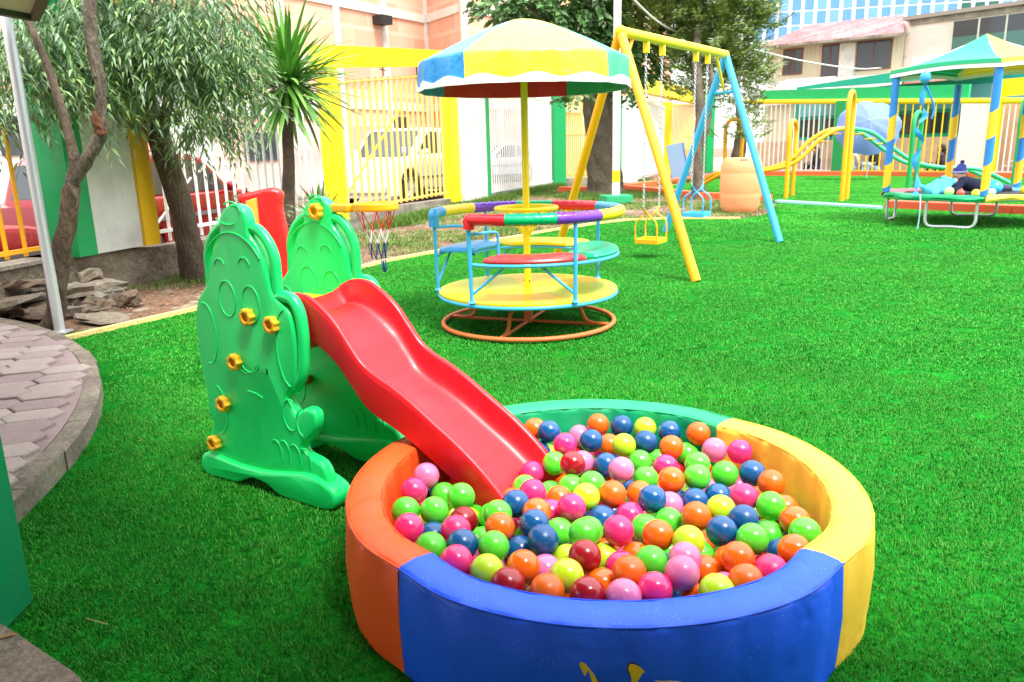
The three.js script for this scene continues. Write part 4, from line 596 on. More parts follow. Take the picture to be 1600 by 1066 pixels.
{
  const a = [-2.48, -11.75], b = [-1.3, -16.5], f = railing('yellow_gate', 'yellow barred double gate in front of the white pickup', a, b, 0.28, 2.2, 18, 0.018, paint([0.92, 0.6, 0.14]), { tops: [2.16], lows: [0.33], square: true, rise: 0.52 });
  mesh('brace', bar([0.15, 0.5, -0.05], [2.6, 1.9, -0.05], 0.02, 6), K.amber, f);
  mesh('latch', rbox(0.12, 0.1, 0.05, 0.01, 2.45, 1.2, 0.05), K.galv, f);
  const c = [-1.22, -16.75], d = [-2.56, -11.4], L = Math.hypot(c[0] - d[0], c[1] - d[1]) + 0.34, bm = thing('gate_beam', 'thick yellow lintel beam over the barred gate', 'beam', [(c[0] + d[0]) / 2, 0, (c[1] + d[1]) / 2], heading(d, c));
  const g = box(L, 0.3, 0.22, 0, 2.47, 0); const p = g.attributes.position; for (let k = 0; k < p.count; k++) p.setY(k, p.getY(k) + (p.getX(k) / L + 0.5) * 0.56); mesh('lintel', g, K.yellow, bm);
  for (const x of [-0.6, 1.0]) mesh('roller_hanger', [bar([x, 2.7, 0], [x, 2.4, 0], 0.012, 6), bar([x - 0.12, 2.5, 0], [x + 0.12, 2.5, 0], 0.008, 6)], K.black, bm);
}
column('gate_column', 'broad yellow gate column beside the plain white wall', [-1.2, -16.9], 0.5, 0.22, 0.1, 2.9, heading([-2.6, -11.2], [-1.07, -17.35]), K.yellow);
{
  const a = [-1.05, -17.3], b = [-0.52, -18.95], L = Math.hypot(b[0] - a[0], b[1] - a[1]), w = thing('white_wall', 'plain white wall length with a green painted end', 'wall', [a[0], 0, a[1]], heading(a, b));
  mesh('wall_panel', box(L - 0.2, 2.7, 0.2, (L - 0.2) / 2, 1.4, 0), K.wall, w); mesh('green_edge', box(0.2, 2.7, 0.24, L - 0.1, 1.4, 0), K.greenPaint, w);
  railing('white_railing', 'white barred railing behind the merry-go-round pole', [-0.48, -19.1], [1.4, -25.0], 0.08, 2.75, 34, 0.022, K.white, { tops: [2.6], lows: [0.16] });
  column('green_column', 'green square column where white railing meets yellow railing', [1.62, -25.3], 0.42, 0.4, 0, 3, 0.3, K.greenPaint, false);
  railing('yellow_railing', 'yellow barred railing behind the thick tree trunk', [1.9, -25.5], [3.55, -25.85], 0.25, 2.9, 26, 0.018, paint([0.9, 0.55, 0.06]), { tops: [2.8, 1.6], lows: [0.35] });
  mesh('sill', box(1.8, 0.22, 0.3, 0, 0.11, 0), K.pale, thing('railing_sill', 'pale concrete sill under the yellow railing by the tree', 'sill', [2.72, 0, -25.62], heading([1.9, -25.5], [3.55, -25.85])));
  const p = thing('white_pier', 'white fence pier with green edge right behind the white post', 'wall', [3.9, 0, -26.0], heading([3.55, -25.85], [4.4, -26.2]));
  mesh('wall_panel', box(0.62, 2.75, 0.25, 0.08, 1.37, 0), K.wall, p); mesh('green_edge', box(0.12, 2.75, 0.29, -0.3, 1.37, 0), K.greenPaint, p);
  railing('white_railing', 'white barred railing beneath the far yellow lintel', [4.35, -26.3], [6.45, -32.6], 0.1, 2.75, 32, 0.026, K.white, { tops: [2.65], lows: [0.2] });
  const bm = thing('far_lintel', 'far yellow lintel beam over the white railing', 'beam', [4.3, 0, -26.2], heading([4.3, -26.2], [8.2, -34.6]));
  mesh('lintel', box(9.3, 0.5, 0.3, 4.65, 3.15, 0), K.yellow, bm);
  column('yellow_column', 'slim yellow column under the far lintel', [6.62, -32.9], 0.38, 0.34, 0, 2.9, 1.1, K.yellow);
  railing('yellow_railing', 'yellow barred railing behind the leaning blue board', [6.8, -33.2], [8.3, -34.8], 0.1, 2.9, 22, 0.022, paint([0.9, 0.55, 0.03]), { tops: [2.8], lows: [0.2] });
  column('green_column', 'green square column beside the conifer trunk', [8.75, -34.6], 0.42, 0.4, 0, 3.4, 0.5, K.greenPaint, false);
}
// ---------- back fence on the right ----------
{
  const A = [9.64, -33.15], B = [15.7, -22.8], hy = (t) => 2.9 - 0.72 * t, q = (t) => along(A, B, t);
  const rail = thing('top_rail', 'thick yellow pipe rail running along the back fence', 'rail');
  mesh('pipe', bar([A[0], 2.86, A[1]], [B[0], 2.15, B[1]], 0.085, 12), K.yellow, rail);
  mesh('support', [0.003, 0.982].map((t) => { const p = q(t); return bar([p[0], 0, p[1]], [p[0], hy(t) - 0.06, p[1]], 0.07, 10); }), K.greenPaint, rail);
  const sec = (name, label, t0, t1, n, r, mat, y1 = 0.06) => { const a = q(t0), b = q(t1), f = thing(name, label, 'fence', [a[0], 0, a[1]], heading(a, b)), L = Math.hypot(b[0] - a[0], b[1] - a[1]); for (let i = 0; i < n; i++) { const t = t0 + (t1 - t0) * (i + 0.5) / n; share('bar', uvm(new THREE.CylinderGeometry(r, r, hy(t) - 0.1, 7)), mat, f, (i + 0.5) * L / n, (hy(t) - 0.1) / 2 + 0.05, 0); } mesh('rail', box(L, 0.05, 0.03, L / 2, 0.14, r + 0.016), mat, f); return f; };
  sec('white_back_fence', 'white barred back fence left of the green column', 0.02, 0.4, 20, 0.028, K.white);
  sec('yellow_back_fence', 'yellow barred back fence behind the wavy climbing rail', 0.43, 0.76, 15, 0.024, K.yellow);
  sec('white_back_fence', 'white barred back fence behind the trampoline posts', 0.875, 1.0, 9, 0.022, K.white);
  const g1 = q(0.415); column('green_column', 'broad green column in the back fence by the umbrella', g1, 0.42, 0.3, 0, 2.6, heading(A, B), K.greenPaint, false);
  const w0 = q(0.775), w1 = q(0.85), ww = thing('white_door', 'plain white door panel in the back fence behind the child', 'door', [w0[0], 0, w0[1]], heading(w0, w1));
  mesh('panel', box(Math.hypot(w1[0] - w0[0], w1[1] - w0[1]), 2.2, 0.08, Math.hypot(w1[0] - w0[0], w1[1] - w0[1]) / 2, 1.15, 0), K.white, ww); mesh('green_edge', box(0.12, 1.4, 0.1, Math.hypot(w1[0] - w0[0], w1[1] - w0[1]) + 0.07, 0.75, 0), K.greenPaint, ww);
  const y1 = q(0.865); column('yellow_column', 'yellow column in the back fence beside the white door', y1, 0.3, 0.3, 0, 2.72, heading(A, B), K.yellow);
  const yb = thing('yellow_board', 'long yellow board above the back fence behind the trampoline', 'board', [q(0.86)[0], 0, q(0.86)[1]], heading(A, B));
  mesh('board', box(2.6, 0.5, 0.08, 1.2, 2.62, -0.1), K.yellow, yb);
  const gb = thing('green_board', 'long green fascia board above the back fence rail', 'board', [q(0.1)[0], 0, q(0.1)[1] - 0.2], heading(A, B));
  { const L = 8.4, g = box(L, 0.46, 0.1, L / 2, 3.0, 0), p = g.attributes.position; for (let k = 0; k < p.count; k++) p.setY(k, p.getY(k) - p.getX(k) / L * 0.42); mesh('board', g, M([0.0, 0.42, 0.14], 0.6), gb); }
  // low peach wall, teal shop front and awning behind the fence
  const off = (t, d) => { const p = q(t); return [p[0] + d * 0.86, p[1] - d * 0.5]; };
  const lw = thing('peach_wall', 'low peach coloured wall behind the back fence', 'wall', [off(0, 1.6)[0], 0, off(0, 1.6)[1]], heading(A, B));
  mesh('wall_panel', box(13.6, 1.25, 0.15, 6.3, 0.62, 0), M([0.85, 0.6, 0.45], 0.9, { map: TX.plaster }), lw);
  const pw = thing('peach_building', 'peach plastered wall with white pipe frames behind the trampoline', 'wall', [off(0.86, 0.9)[0], 0, off(0.86, 0.9)[1]], heading(A, B));
  mesh('wall_panel', box(6, 2.2, 0.15, 2.2, 1.1, 0), M([0.85, 0.56, 0.44], 0.9, { map: TX.plaster }), pw); mesh('pipe', [bar([0.2, 0.4, 0.2], [3, 1.5, 0.2], 0.02, 6), bar([0.1, 0.3, 0.2], [4, 0.3, 0.2], 0.02, 6)], K.white, pw);
  const ts = thing('teal_shop_front', 'teal painted kiosk front with dark window band behind the back fence', 'building', [off(0.02, 3.2)[0], 0, off(0.02, 3.2)[1]], heading(A, B));
  mesh('wall', box(9.6, 3.2, 0.3, 4.8, 1.6, 0), M([0.01, 0.3, 0.26], 0.7), ts);
  for (let i = 0; i < 8; i++) mesh('window', box(0.9, 0.7, 0.04, 0.9 + i * 1.1, 1.75, 0.17), K.glass, ts);
  mesh('ledge', box(9.6, 0.12, 0.2, 4.8, 1.3, 0.22), M([0.0, 0.45, 0.25], 0.6), ts);
  for (let i = 0; i < 4; i++) mesh('panel', box(2.1, 0.75, 0.05, 1.4 + i * 2.3, 2.6, 0.175), M([0.12, 0.42, 0.5], 0.4), ts);
  // sloping green tarpaulin above
  const tp = thing('green_tarpaulin', 'sloping green tarpaulin stretched above the back fence', 'tarpaulin');
  { const p = [[off(0.17, 1)[0], 3.3, off(0.17, 1)[1]], [off(0.74, 1)[0], 3.6, off(0.74, 1)[1]], [off(0.74, 4)[0], 3.6, off(0.74, 4)[1]], [off(0.17, 4)[0], 3.4, off(0.17, 4)[1]], [off(0.74, 1)[0], 3.1, off(0.74, 1)[1]], [off(0.17, 1)[0], 3.2, off(0.17, 1)[1]]]; const g = new THREE.BufferGeometry(); g.setAttribute('position', new THREE.Float32BufferAttribute([p[0], p[1], p[2], p[0], p[2], p[3], p[5], p[4], p[1], p[5], p[1], p[0]].flat(), 3)); g.computeVertexNormals(); mesh('sheet', g, M([0.0, 0.4, 0.28], 0.5, { side: THREE.DoubleSide }), tp); }
}
// ---------- painted kerbs on the playground ----------
function kerb(label, pts, h, w, mat) {
  const k = thing('painted_kerb', label, 'kerb');
  for (let i = 0; i < pts.length - 1; i++) { const a = pts[i], b = pts[i + 1], L = Math.hypot(b[0] - a[0], b[1] - a[1]); mesh('kerb_length', rbox(L, h + 0.05, w, 0.012, (a[0] + b[0]) / 2, h / 2 - 0.025 + i * 0.002, (a[1] + b[1]) / 2, heading(a, b), 1), mat, k); }
}
kerb('orange painted kerb round the climbing area by the barrel', [[3.3, -21.7], [4.35, -17.3], [5.35, -15.95]], 0.14, 0.22, K.kerbRed);
kerb('orange painted kerb running from the trees to the back fence', [[3.2, -21.9], [8.7, -30.2], [12.4, -27.2], [15.2, -22.6]], 0.15, 0.22, K.kerbRed);
kerb('short orange painted kerb beside the thick tree trunk', [[1.4, -21.2], [2.1, -20.9], [2.3, -20.8]], 0.16, 0.25, K.kerbRed);
kerb('pale blue painted kerb between barrel and trampoline', [[5.42, -15.7], [6.5, -13.55]], 0.05, 0.13, paint([0.35, 0.66, 0.78], 0.7));
kerb('bright red painted kerb behind the trampoline legs', [[6.72, -13.75], [7.9, -12.1], [9.6, -10.1]], 0.13, 0.22, paint([0.72, 0.08, 0.03], 0.7));
// ---------- vehicles ----------
function wheel(parent, x, z, r, side) {
  const w = mesh('wheel', T(toCreasedNormals(new THREE.LatheGeometry([[r * 0.6, -0.09], [r * 0.92, -0.095], [r, -0.07], [r, 0.07], [r * 0.92, 0.095], [r * 0.6, 0.09]].map(([a, b]) => new THREE.Vector2(a, b)), 28), 0.6), x, r, z, Math.PI / 2), K.rubber, parent);
  mesh('rim', [T(new THREE.CylinderGeometry(r * 0.62, r * 0.62, 0.12, 24), x, r, z + side * 0.015, Math.PI / 2), ...Array.from({ length: 5 }, (_, i) => { const a = i * Math.PI * 2 / 5; return T(new THREE.BoxGeometry(r * 0.14, r * 0.52, 0.02), x + Math.sin(a) * r * 0.3, r + Math.cos(a) * r * 0.3, z + side * 0.08, 0, 0, -a); })], K.galv, w);
}
function vehicle(name, label, pos, turn, o) {
  const c = thing(name, label, o.category, pos, turn), P = paint(o.paint, 0.22, { clearcoat: 0.25, clearcoatRoughness: 0.1, bumpScale: 0.0001 }), w = o.width / 2;
  const ext = (pts, half, bev) => toCreasedNormals(T(new THREE.ExtrudeGeometry(poly(pts), { depth: half * 2 - bev * 2, bevelEnabled: true, bevelSize: bev, bevelThickness: bev, bevelSegments: 3, bevelOffset: -bev, curveSegments: 8 }), 0, 0, -half + bev), 0.6);
  const body = []; const r = o.wheel;
  const arch = (cx) => Array.from({ length: 9 }, (_, i) => { const a = Math.PI - i * Math.PI / 8; return [cx + Math.cos(a) * (r + 0.06), r + Math.sin(a) * (r + 0.06)]; });
  body.push([o.x0, 0.3], [o.x0, 0.24], ...[], [o.wx[0] - r - 0.06, 0.24], ...arch(o.wx[0]), [o.wx[1] - r - 0.06, 0.24], ...arch(o.wx[1]), [o.x1, 0.26], ...o.top);
  mesh('body', ext(body, w, 0.06), P, c);
  const cab = mesh('cabin', ext(o.cabin, w - 0.1, 0.07), P, c);
  const inset = (pts, z) => T(new THREE.ExtrudeGeometry(poly(pts), { depth: 0.012, bevelEnabled: false }), 0, 0, z);
  for (const s of [-1, 1]) for (const q of o.sideGlass) mesh('side_window', inset(q, s > 0 ? w - 0.099 : -w + 0.087), K.glass, cab);
  for (const [a, b, ww] of o.endGlass) { const L = Math.hypot(b[0] - a[0], b[1] - a[1]), ang = Math.atan2(b[1] - a[1], b[0] - a[0]); mesh('windscreen', T(new THREE.BoxGeometry(L, 0.012, ww), (a[0] + b[0]) / 2, (a[1] + b[1]) / 2, 0, 0, 0, ang), K.glass, cab); }
  for (const x of o.wx) for (const s of [-1, 1]) wheel(c, x, s * (w - 0.1), r, s);
  for (const s of [-1, 1]) { mesh('headlight', T(new THREE.SphereGeometry(0.1, 14, 8), o.light[0], o.light[1], s * (w - 0.2), 0, 0, 0, 0.9, 0.8, 1.5), M([0.8, 0.82, 0.85], 0.08, { clearcoat: 1 }), c); mesh('mirror', T(new THREE.SphereGeometry(0.1, 12, 8), o.mirror[0], o.mirror[1], s * (w + 0.06), 0, 0, 0, 0.6, 0.7, 1), P, c); mesh('sill', box(o.x1 - o.x0 - 1.2 - r * 2, 0.07, 0.05, (o.wx[0] + o.wx[1]) / 2, 0.26, s * (w - 0.01)), K.black, c); mesh('side_trim', box(o.x1 - o.x0 - 0.9, 0.05, 0.02, (o.x0 + o.x1) / 2, 0.62, s * (w + 0.004)), M([0.12, 0.12, 0.13], 0.5), c); }
  mesh('bumper', rbox(0.16, 0.2, o.width - 0.06, 0.05, o.x0 - 0.02, 0.42, 0), o.bumper ?? P, c); mesh('bumper', rbox(0.16, 0.2, o.width - 0.06, 0.05, o.x1 + 0.01, 0.42, 0), o.bumper ?? P, c);
  return c;
}
const hatch = { category: 'car', width: 1.66, wheel: 0.28, x0: -1.95, x1: 1.95, wx: [-1.22, 1.22], top: [[1.95, 0.62], [1.92, 0.84], [1.6, 0.9], [-0.75, 0.9], [-1.1, 0.88], [-1.75, 0.76], [-1.95, 0.6]], cabin: [[1.75, 0.86], [1.55, 1.3], [1.35, 1.4], [0.1, 1.42], [-0.25, 1.36], [-0.95, 0.86]], sideGlass: [[[1.42, 0.92], [1.3, 1.3], [0.62, 1.33], [0.62, 0.92]], [[0.54, 0.92], [0.54, 1.33], [0.08, 1.34], [-0.2, 1.28], [-0.72, 0.92]]], endGlass: [[[-0.96, 0.9], [-0.27, 1.36], 1.2], [[1.72, 0.92], [1.56, 1.31], 1.2]], light: [-1.86, 0.62], mirror: [-0.62, 0.95] };
const red1 = vehicle('red_hatchback', 'bright red hatchback parked behind the yellow railing', [-5.55, -0.3, -6.35], -1.77, { ...hatch, paint: [0.34, 0.004, 0.01] });
vehicle('red_car', 'darker red car parked behind the white rendered pier', [-5.0, -0.2, -10.9], -1.77, { ...hatch, paint: [0.2, 0.002, 0.006] });
vehicle('white_pickup', 'white double-cab pickup parked behind the yellow gate', [-2.35, -0.01, -19.0], 1.15, { category: 'pickup', width: 1.8, wheel: 0.38, x0: -2.4, x1: 2.5, wx: [-1.45, 1.6], paint: [0.82, 0.82, 0.8], top: [[2.5, 0.7], [2.5, 1.12], [0.95, 1.12], [-0.85, 1.1], [-1.1, 1.08], [-2.2, 0.98], [-2.4, 0.7]], cabin: [[0.95, 1.06], [0.9, 1.55], [0.7, 1.7], [-0.35, 1.72], [-0.6, 1.66], [-1.2, 1.06]], sideGlass: [[[0.82, 1.14], [0.78, 1.55], [0.62, 1.62], [0.12, 1.63], [0.12, 1.14]], [[0.02, 1.14], [0.02, 1.63], [-0.36, 1.63], [-0.55, 1.56], [-0.98, 1.14]]], endGlass: [[[-1.2, 1.1], [-0.61, 1.66], 1.34], [[0.955, 1.12], [0.9, 1.54], 1.3]], light: [-2.3, 0.82], mirror: [-0.9, 1.18], bumper: K.galv });
vehicle('silver_car', 'silver car parked behind the white railing by the roundabout', [-0.6, 0, -29.5], 0.9, { ...hatch, paint: [0.5, 0.53, 0.58] });
// ---------- buildings ----------
function facade(parent, a, b, y0, y1, mat) { const L = Math.hypot(b[0] - a[0], b[1] - a[1]), g = box(L, y1 - y0, 0.2, L / 2, (y0 + y1) / 2, -0.1); uvm(g); T(g, a[0], 0, a[1], 0, heading(a, b)); const m = mesh('wall', g, mat, parent, true); return (gs, name, mm, p = m) => mesh(name, (Array.isArray(gs) ? gs : [gs]).map((q) => T(q, a[0], 0, a[1], 0, heading(a, b))), mm, p); }
{
  const bd = thing('brick_apartment_block', 'tall orange brick block with pale concrete frame behind the yellow gate', 'building');
  const bm = M([1, 0.98, 0.96], 0.92, { map: TX.brick, bumpMap: TX.fine, bumpScale: 0.004 }), cm = M([0.8, 0.76, 0.7], 0.9, { map: TX.plaster });
  const pts = [[-13, -20.5], [-6.6, -24.2], [-2.85, -30], [-1.35, -27.6], [3.2, -34], [9, -44]];
  for (let i = 0; i < pts.length - 1; i++) {
    const a = pts[i], b = pts[i + 1], L = Math.hypot(b[0] - a[0], b[1] - a[1]), put = facade(bd, a, b, 0, 13, bm), nb = Math.max(1, Math.round(L / 2.1));
    for (let k = 0; k <= nb; k++) put(box(0.26, 13, 0.08, k * L / nb, 6.5, 0.03), 'concrete_post', cm);
    for (const y of [2.75, 5.85, 8.9, 12]) put(box(L, 0.28, 0.06, L / 2, y, 0.032), 'concrete_beam', cm);
    if (i === 1) { put(box(0.5, 0.28, 0.5, L * 0.62, 5.5, 0.2), 'wall_lamp', K.black); for (const x of [0.2, 0.75]) put(box(0.8, 0.6, 0.04, L * x, 2.1, 0.02), 'window', K.glass); }
    if (i > 1) for (let k = 0; k < nb; k += 2) put(box(0.7, 0.9, 0.04, (k + 0.5) * L / nb, 4.2, 0.02), 'window', K.glass);
  }
  const pk = thing('pink_house', 'pink and white rendered house across the street behind the tree', 'building');
  const pm = M([0.85, 0.42, 0.4], 0.9, { map: TX.plaster }), wm = K.wall;
  const put = facade(pk, [-14, -13.5], [-7.2, -19.5], 0.1, 2.6, wm); put(box(2.1, 1.7, 0.06, 6.6, 1.6, 0.03), 'pink_panel', pm); put(box(1.6, 2.2, 0.06, 3.2, 1.3, 0.03), 'pink_panel', pm);
  for (const x of [1.5, 5.1]) put(box(1, 0.8, 0.05, x, 1.7, 0.02), 'window', K.glass);
  const put2 = facade(pk, [-7.2, -19.5], [-4.6, -21.8], 0.1, 2.4, M([0.85, 0.55, 0.5], 0.9, { map: TX.plaster })); put2(box(3.4, 0.3, 0.1, 1.7, 2.3, 0.03), 'cornice', wm); put2(box(0.9, 0.7, 0.05, 1.2, 1.4, 0.02), 'window', K.glass);
}
{
  // brick house with a ribbon window, and its wing with the faded red tin roof
  const hs = thing('brick_house', 'whitewashed brick house with long dark ribbon window behind the trampoline', 'building');
  const bm = M(W, 0.92, { map: TX.whitebrick, bumpMap: TX.fine, bumpScale: 0.006 });
  const A = [18.05, -36.4], B = [27, -26], L = Math.hypot(B[0] - A[0], B[1] - A[1]), put = facade(hs, A, B, 0, 6.35, bm);
  const put0 = facade(hs, [17.4, -42], A, 0, 6.3, bm);
  put(box(L + 0.5, 0.16, 0.5, L / 2, 6.4, 0), 'eaves_slab', M([0.3, 0.25, 0.22], 0.9)); put(box(L, 0.22, 0.1, L / 2, 6.2, 0.04), 'lintel', K.pale);
  for (let i = 0; i < 7; i++) { const f = put(box(0.98, 1.45, 0.05, 2.3 + i * 1.03, 5.3, 0.01), 'window', M([0.05, 0.16, 0.13], 0.12)); put(box(0.07, 1.5, 0.08, 1.8 + i * 1.03, 5.3, 0.03), 'mullion', M([0.5, 0.55, 0.45], 0.6), f); put(box(0.98, 0.62, 0.04, 2.3 + i * 1.03, 5.7, 0.025), 'upper_pane', K.glass, f); }
  put(box(7.4, 0.1, 0.14, 5.3, 4.54, 0.06), 'sill', M([0.3, 0.5, 0.42], 0.7));
  put(box(8, 0.4, 0.6, 5.5, 3.0, 0.25), 'lower_awning', M(W, 0.7, { map: TX.tin }));
  const wg = thing('tin_roof_wing', 'cream boarded wing with faded red tin roof and brown windows', 'building');
  const C = [13.0, -40.2], Dd = [17.95, -36.6], W2 = Math.hypot(Dd[0] - C[0], Dd[1] - C[1]), pw = facade(wg, C, Dd, 0, 5.8, K.tan);
  for (let i = 0; i < 34; i++) pw(box(0.015, 2, 0.02, 0.1 + i * 0.18, 4.8, 0.005), 'board_batten', K.tan);
  const win = (x, w, h, y) => { const f = pw(box(w, h, 0.08, x, y, 0.02), 'window_frame', M([0.16, 0.06, 0.04], 0.6)); pw(box(w / 2 - 0.1, h - 0.14, 0.06, x - w / 4 + 0.02, y, 0.035), 'pane', K.glass, f); pw(box(w / 2 - 0.1, h - 0.14, 0.06, x + w / 4 - 0.02, y, 0.035), 'pane', K.glass, f); };
  win(1.25, 0.95, 1.2, 5.0); win(3.0, 0.8, 1.5, 4.9); win(4.9, 1.5, 1.3, 5.0);
  pw(box(0.7, 2, 0.1, 3.75, 4.6, 0.05), 'white_pier', K.wall); pw(box(6.2, 1.1, 0.5, 3.1, 3.55, 0.3), 'balcony_parapet', K.wall);
  { // lettered board hung on the balcony
    const cv = document.createElement('canvas'); cv.width = 512; cv.height = 200; const x = cv.getContext('2d'); x.fillStyle = '#f4f6f6'; x.fillRect(0, 0, 512, 200); x.fillStyle = '#c9d3cd'; x.font = 'bold 46px sans-serif'; x.textAlign = 'center'; x.fillText('AYUNTAMIENTO', 270, 80); x.fillText('MUNICIPAL', 270, 150); x.fillStyle = '#b9dcb4'; x.beginPath(); x.arc(60, 130, 26, 0, 7); x.fill();
    const t = new THREE.CanvasTexture(cv); t.colorSpace = THREE.SRGBColorSpace;
    const sb = mesh('sign_board', T(T(new THREE.BoxGeometry(2.3, 0.8, 0.03), 2.3, 3.75, 0.58), C[0], 0, C[1], 0, heading(C, Dd)), M(W, 0.7, { map: t }), wg, true); sb.userData.label = 'white lettered board on the balcony';
  }
  { const rf = [[0, 5.75, 0.9], [W2 + 0.1, 5.75, 0.9], [W2 - 0.3, 6.75, -1.2], [1.6, 6.75, -1.2]], g = new THREE.BufferGeometry(), n = 46, pos = [], idx = []; for (let i = 0; i <= n; i++) for (let j = 0; j <= 1; j++) { const u = i / n, lo = j ? [rf[3][0] + (rf[2][0] - rf[3][0]) * u, 6.75, -1.2] : [-0.3 + (W2 + 0.4) * u, 5.72, 0.9]; pos.push(lo[0], lo[1] + (i % 2) * 0.05, lo[2]); if (i < n && !j) { const A0 = i * 2; idx.push(A0, A0 + 2, A0 + 1, A0 + 2, A0 + 3, A0 + 1); } } g.setAttribute('position', new THREE.Float32BufferAttribute(pos, 3)); g.setIndex(idx); g.computeVertexNormals(); T(g, C[0], 0, C[1], 0, heading(C, Dd)); mesh('tin_roof', g.toNonIndexed(), M(W, 0.6, { map: TX.tin, side: THREE.DoubleSide }), wg); pw(box(W2 + 0.3, 0.12, 0.1, W2 / 2, 5.7, 0.86), 'gutter', K.pale); }
  // far glazed block behind
  const gl = thing('glazed_block', 'large far block of blue glass panes in a white grid', 'building', [0, 0, 0]);
  const E0 = [18.4, -61], F0 = [44, -56], LL = Math.hypot(F0[0] - E0[0], F0[1] - E0[1]), pg = facade(gl, E0, F0, 0, 14.5, M([0.85, 0.88, 0.9], 0.7));
  const gm = [M([0.09, 0.25, 0.55], 0.25), M([0.13, 0.31, 0.6], 0.25), M([0.2, 0.45, 0.22], 0.3), M([0.01, 0.1, 0.07], 0.3)];
  const pane = uvm(new THREE.BoxGeometry(0.62, 0.86, 0.06)), hd = heading(E0, F0), dx = (F0[0] - E0[0]) / LL, dz = (F0[1] - E0[1]) / LL, host = gl.children[0];
  for (let i = 0; i < 27; i++) for (let j = 0; j < 6; j++) { const s = 0.5 + i * 0.88, y = 8.1 + j * 0.98, m = j < 1 && i < 7 ? gm[2] : i > 15 && i < 19 ? gm[3] : gm[(i * 7 + j * 3) % 5 < 3 ? 0 : 1]; share('pane', pane, m, host, E0[0] + dx * s - dz * 0.02, y, E0[1] + dz * s + dx * 0.02, hd); }
}
// ---------- trees ----------
function leafSpray(n, len, leafL, leafW, droop, tones, fat = 0.5) { // a twig with leaves along it, tip hanging down
  const pos = [], nor = [], col = [];
  for (let i = 0; i < n; i++) {
    const t = (i + rr(0, 1)) / n, side = i % 2 ? 1 : -1, bx = t * len * 0.7, by = -droop * len * t * t, c = tones[Math.floor(rnd() * tones.length)], k = rr(0.8, 1.2);
    const dir = V3(rr(0.1, 0.7), rr(-1.1, -0.1) * (0.4 + droop), side * rr(0.3, 1)).normalize(), up = V3(rr(-0.5, 0.5), 1, rr(-0.5, 0.5)).cross(dir).normalize(), nn = dir.clone().cross(up).normalize(), L = leafL * rr(0.7, 1.2), w = leafW * rr(0.7, 1.2);
    const b = V3(bx, by, side * 0.004), mid = b.clone().addScaledVector(dir, L * fat).addScaledVector(nn, L * 0.07), tip = b.clone().addScaledVector(dir, L), l = mid.clone().addScaledVector(up, w / 2).addScaledVector(nn, w * 0.12), r = mid.clone().addScaledVector(up, -w / 2).addScaledVector(nn, w * 0.12);
    for (const [p, q, s] of [[b, l, mid], [b, mid, r], [l, tip, mid], [mid, tip, r]]) { const N = q.clone().sub(p).cross(s.clone().sub(p)).normalize(); for (const v of [p, q, s]) { pos.push(v.x, v.y, v.z); nor.push(N.x, N.y, N.z); col.push(c[0] * k, c[1] * k, c[2] * k); } }
  }
  const g = new THREE.BufferGeometry(); g.setAttribute('position', new THREE.Float32BufferAttribute(pos, 3)); g.setAttribute('normal', new THREE.Float32BufferAttribute(nor, 3)); g.setAttribute('color', new THREE.Float32BufferAttribute(col, 3)); return g;
}
function crown(parent, geo, mat, clusters, per, tilt = 0.35, bias = 0.5) { // twigs through the volume of every cluster
  const list = []; for (const [x, y, z, r, f = 1] of clusters) { const n = Math.round(per * r * r * f); for (let i = 0; i < n; i++) { const a = rr(0, 6.283), u = rr(-1, 1), q = Math.pow(rnd(), 0.42) * r, s = Math.sqrt(1 - u * u); list.push([x + Math.cos(a) * s * q, y + u * q * 0.85, z + Math.sin(a) * s * q, a]); } }
  const im = new THREE.InstancedMesh(geo, mat, list.length), m = new THREE.Matrix4(), Q = new THREE.Quaternion(), c = new THREE.Color();
  list.forEach(([x, y, z, a], i) => { const s = rr(0.7, 1.25); m.compose(V3(x, y, z), Q.setFromEuler(new THREE.Euler(rr(-tilt, tilt), -a + rr(-0.8, 0.8), rr(-tilt, tilt))), V3(s, s, s)); im.setMatrixAt(i, m); const k = rr(0.75, 1.2); im.setColorAt(i, c.setRGB(k, k, k * 0.95)); });
  im.name = 'crown'; im.userData.kind = 'stuff'; im.castShadow = im.receiveShadow = true; parent.add(im); return im;
}
const leafM = new THREE.MeshPhysicalMaterial({ vertexColors: true, roughness: 0.45, side: THREE.DoubleSide, transmission: 0.4, thickness: 0 });
const bark = (c) => M(c, 0.95, { bumpMap: TX.bark, bumpScale: 0.02, map: TX.concrete });
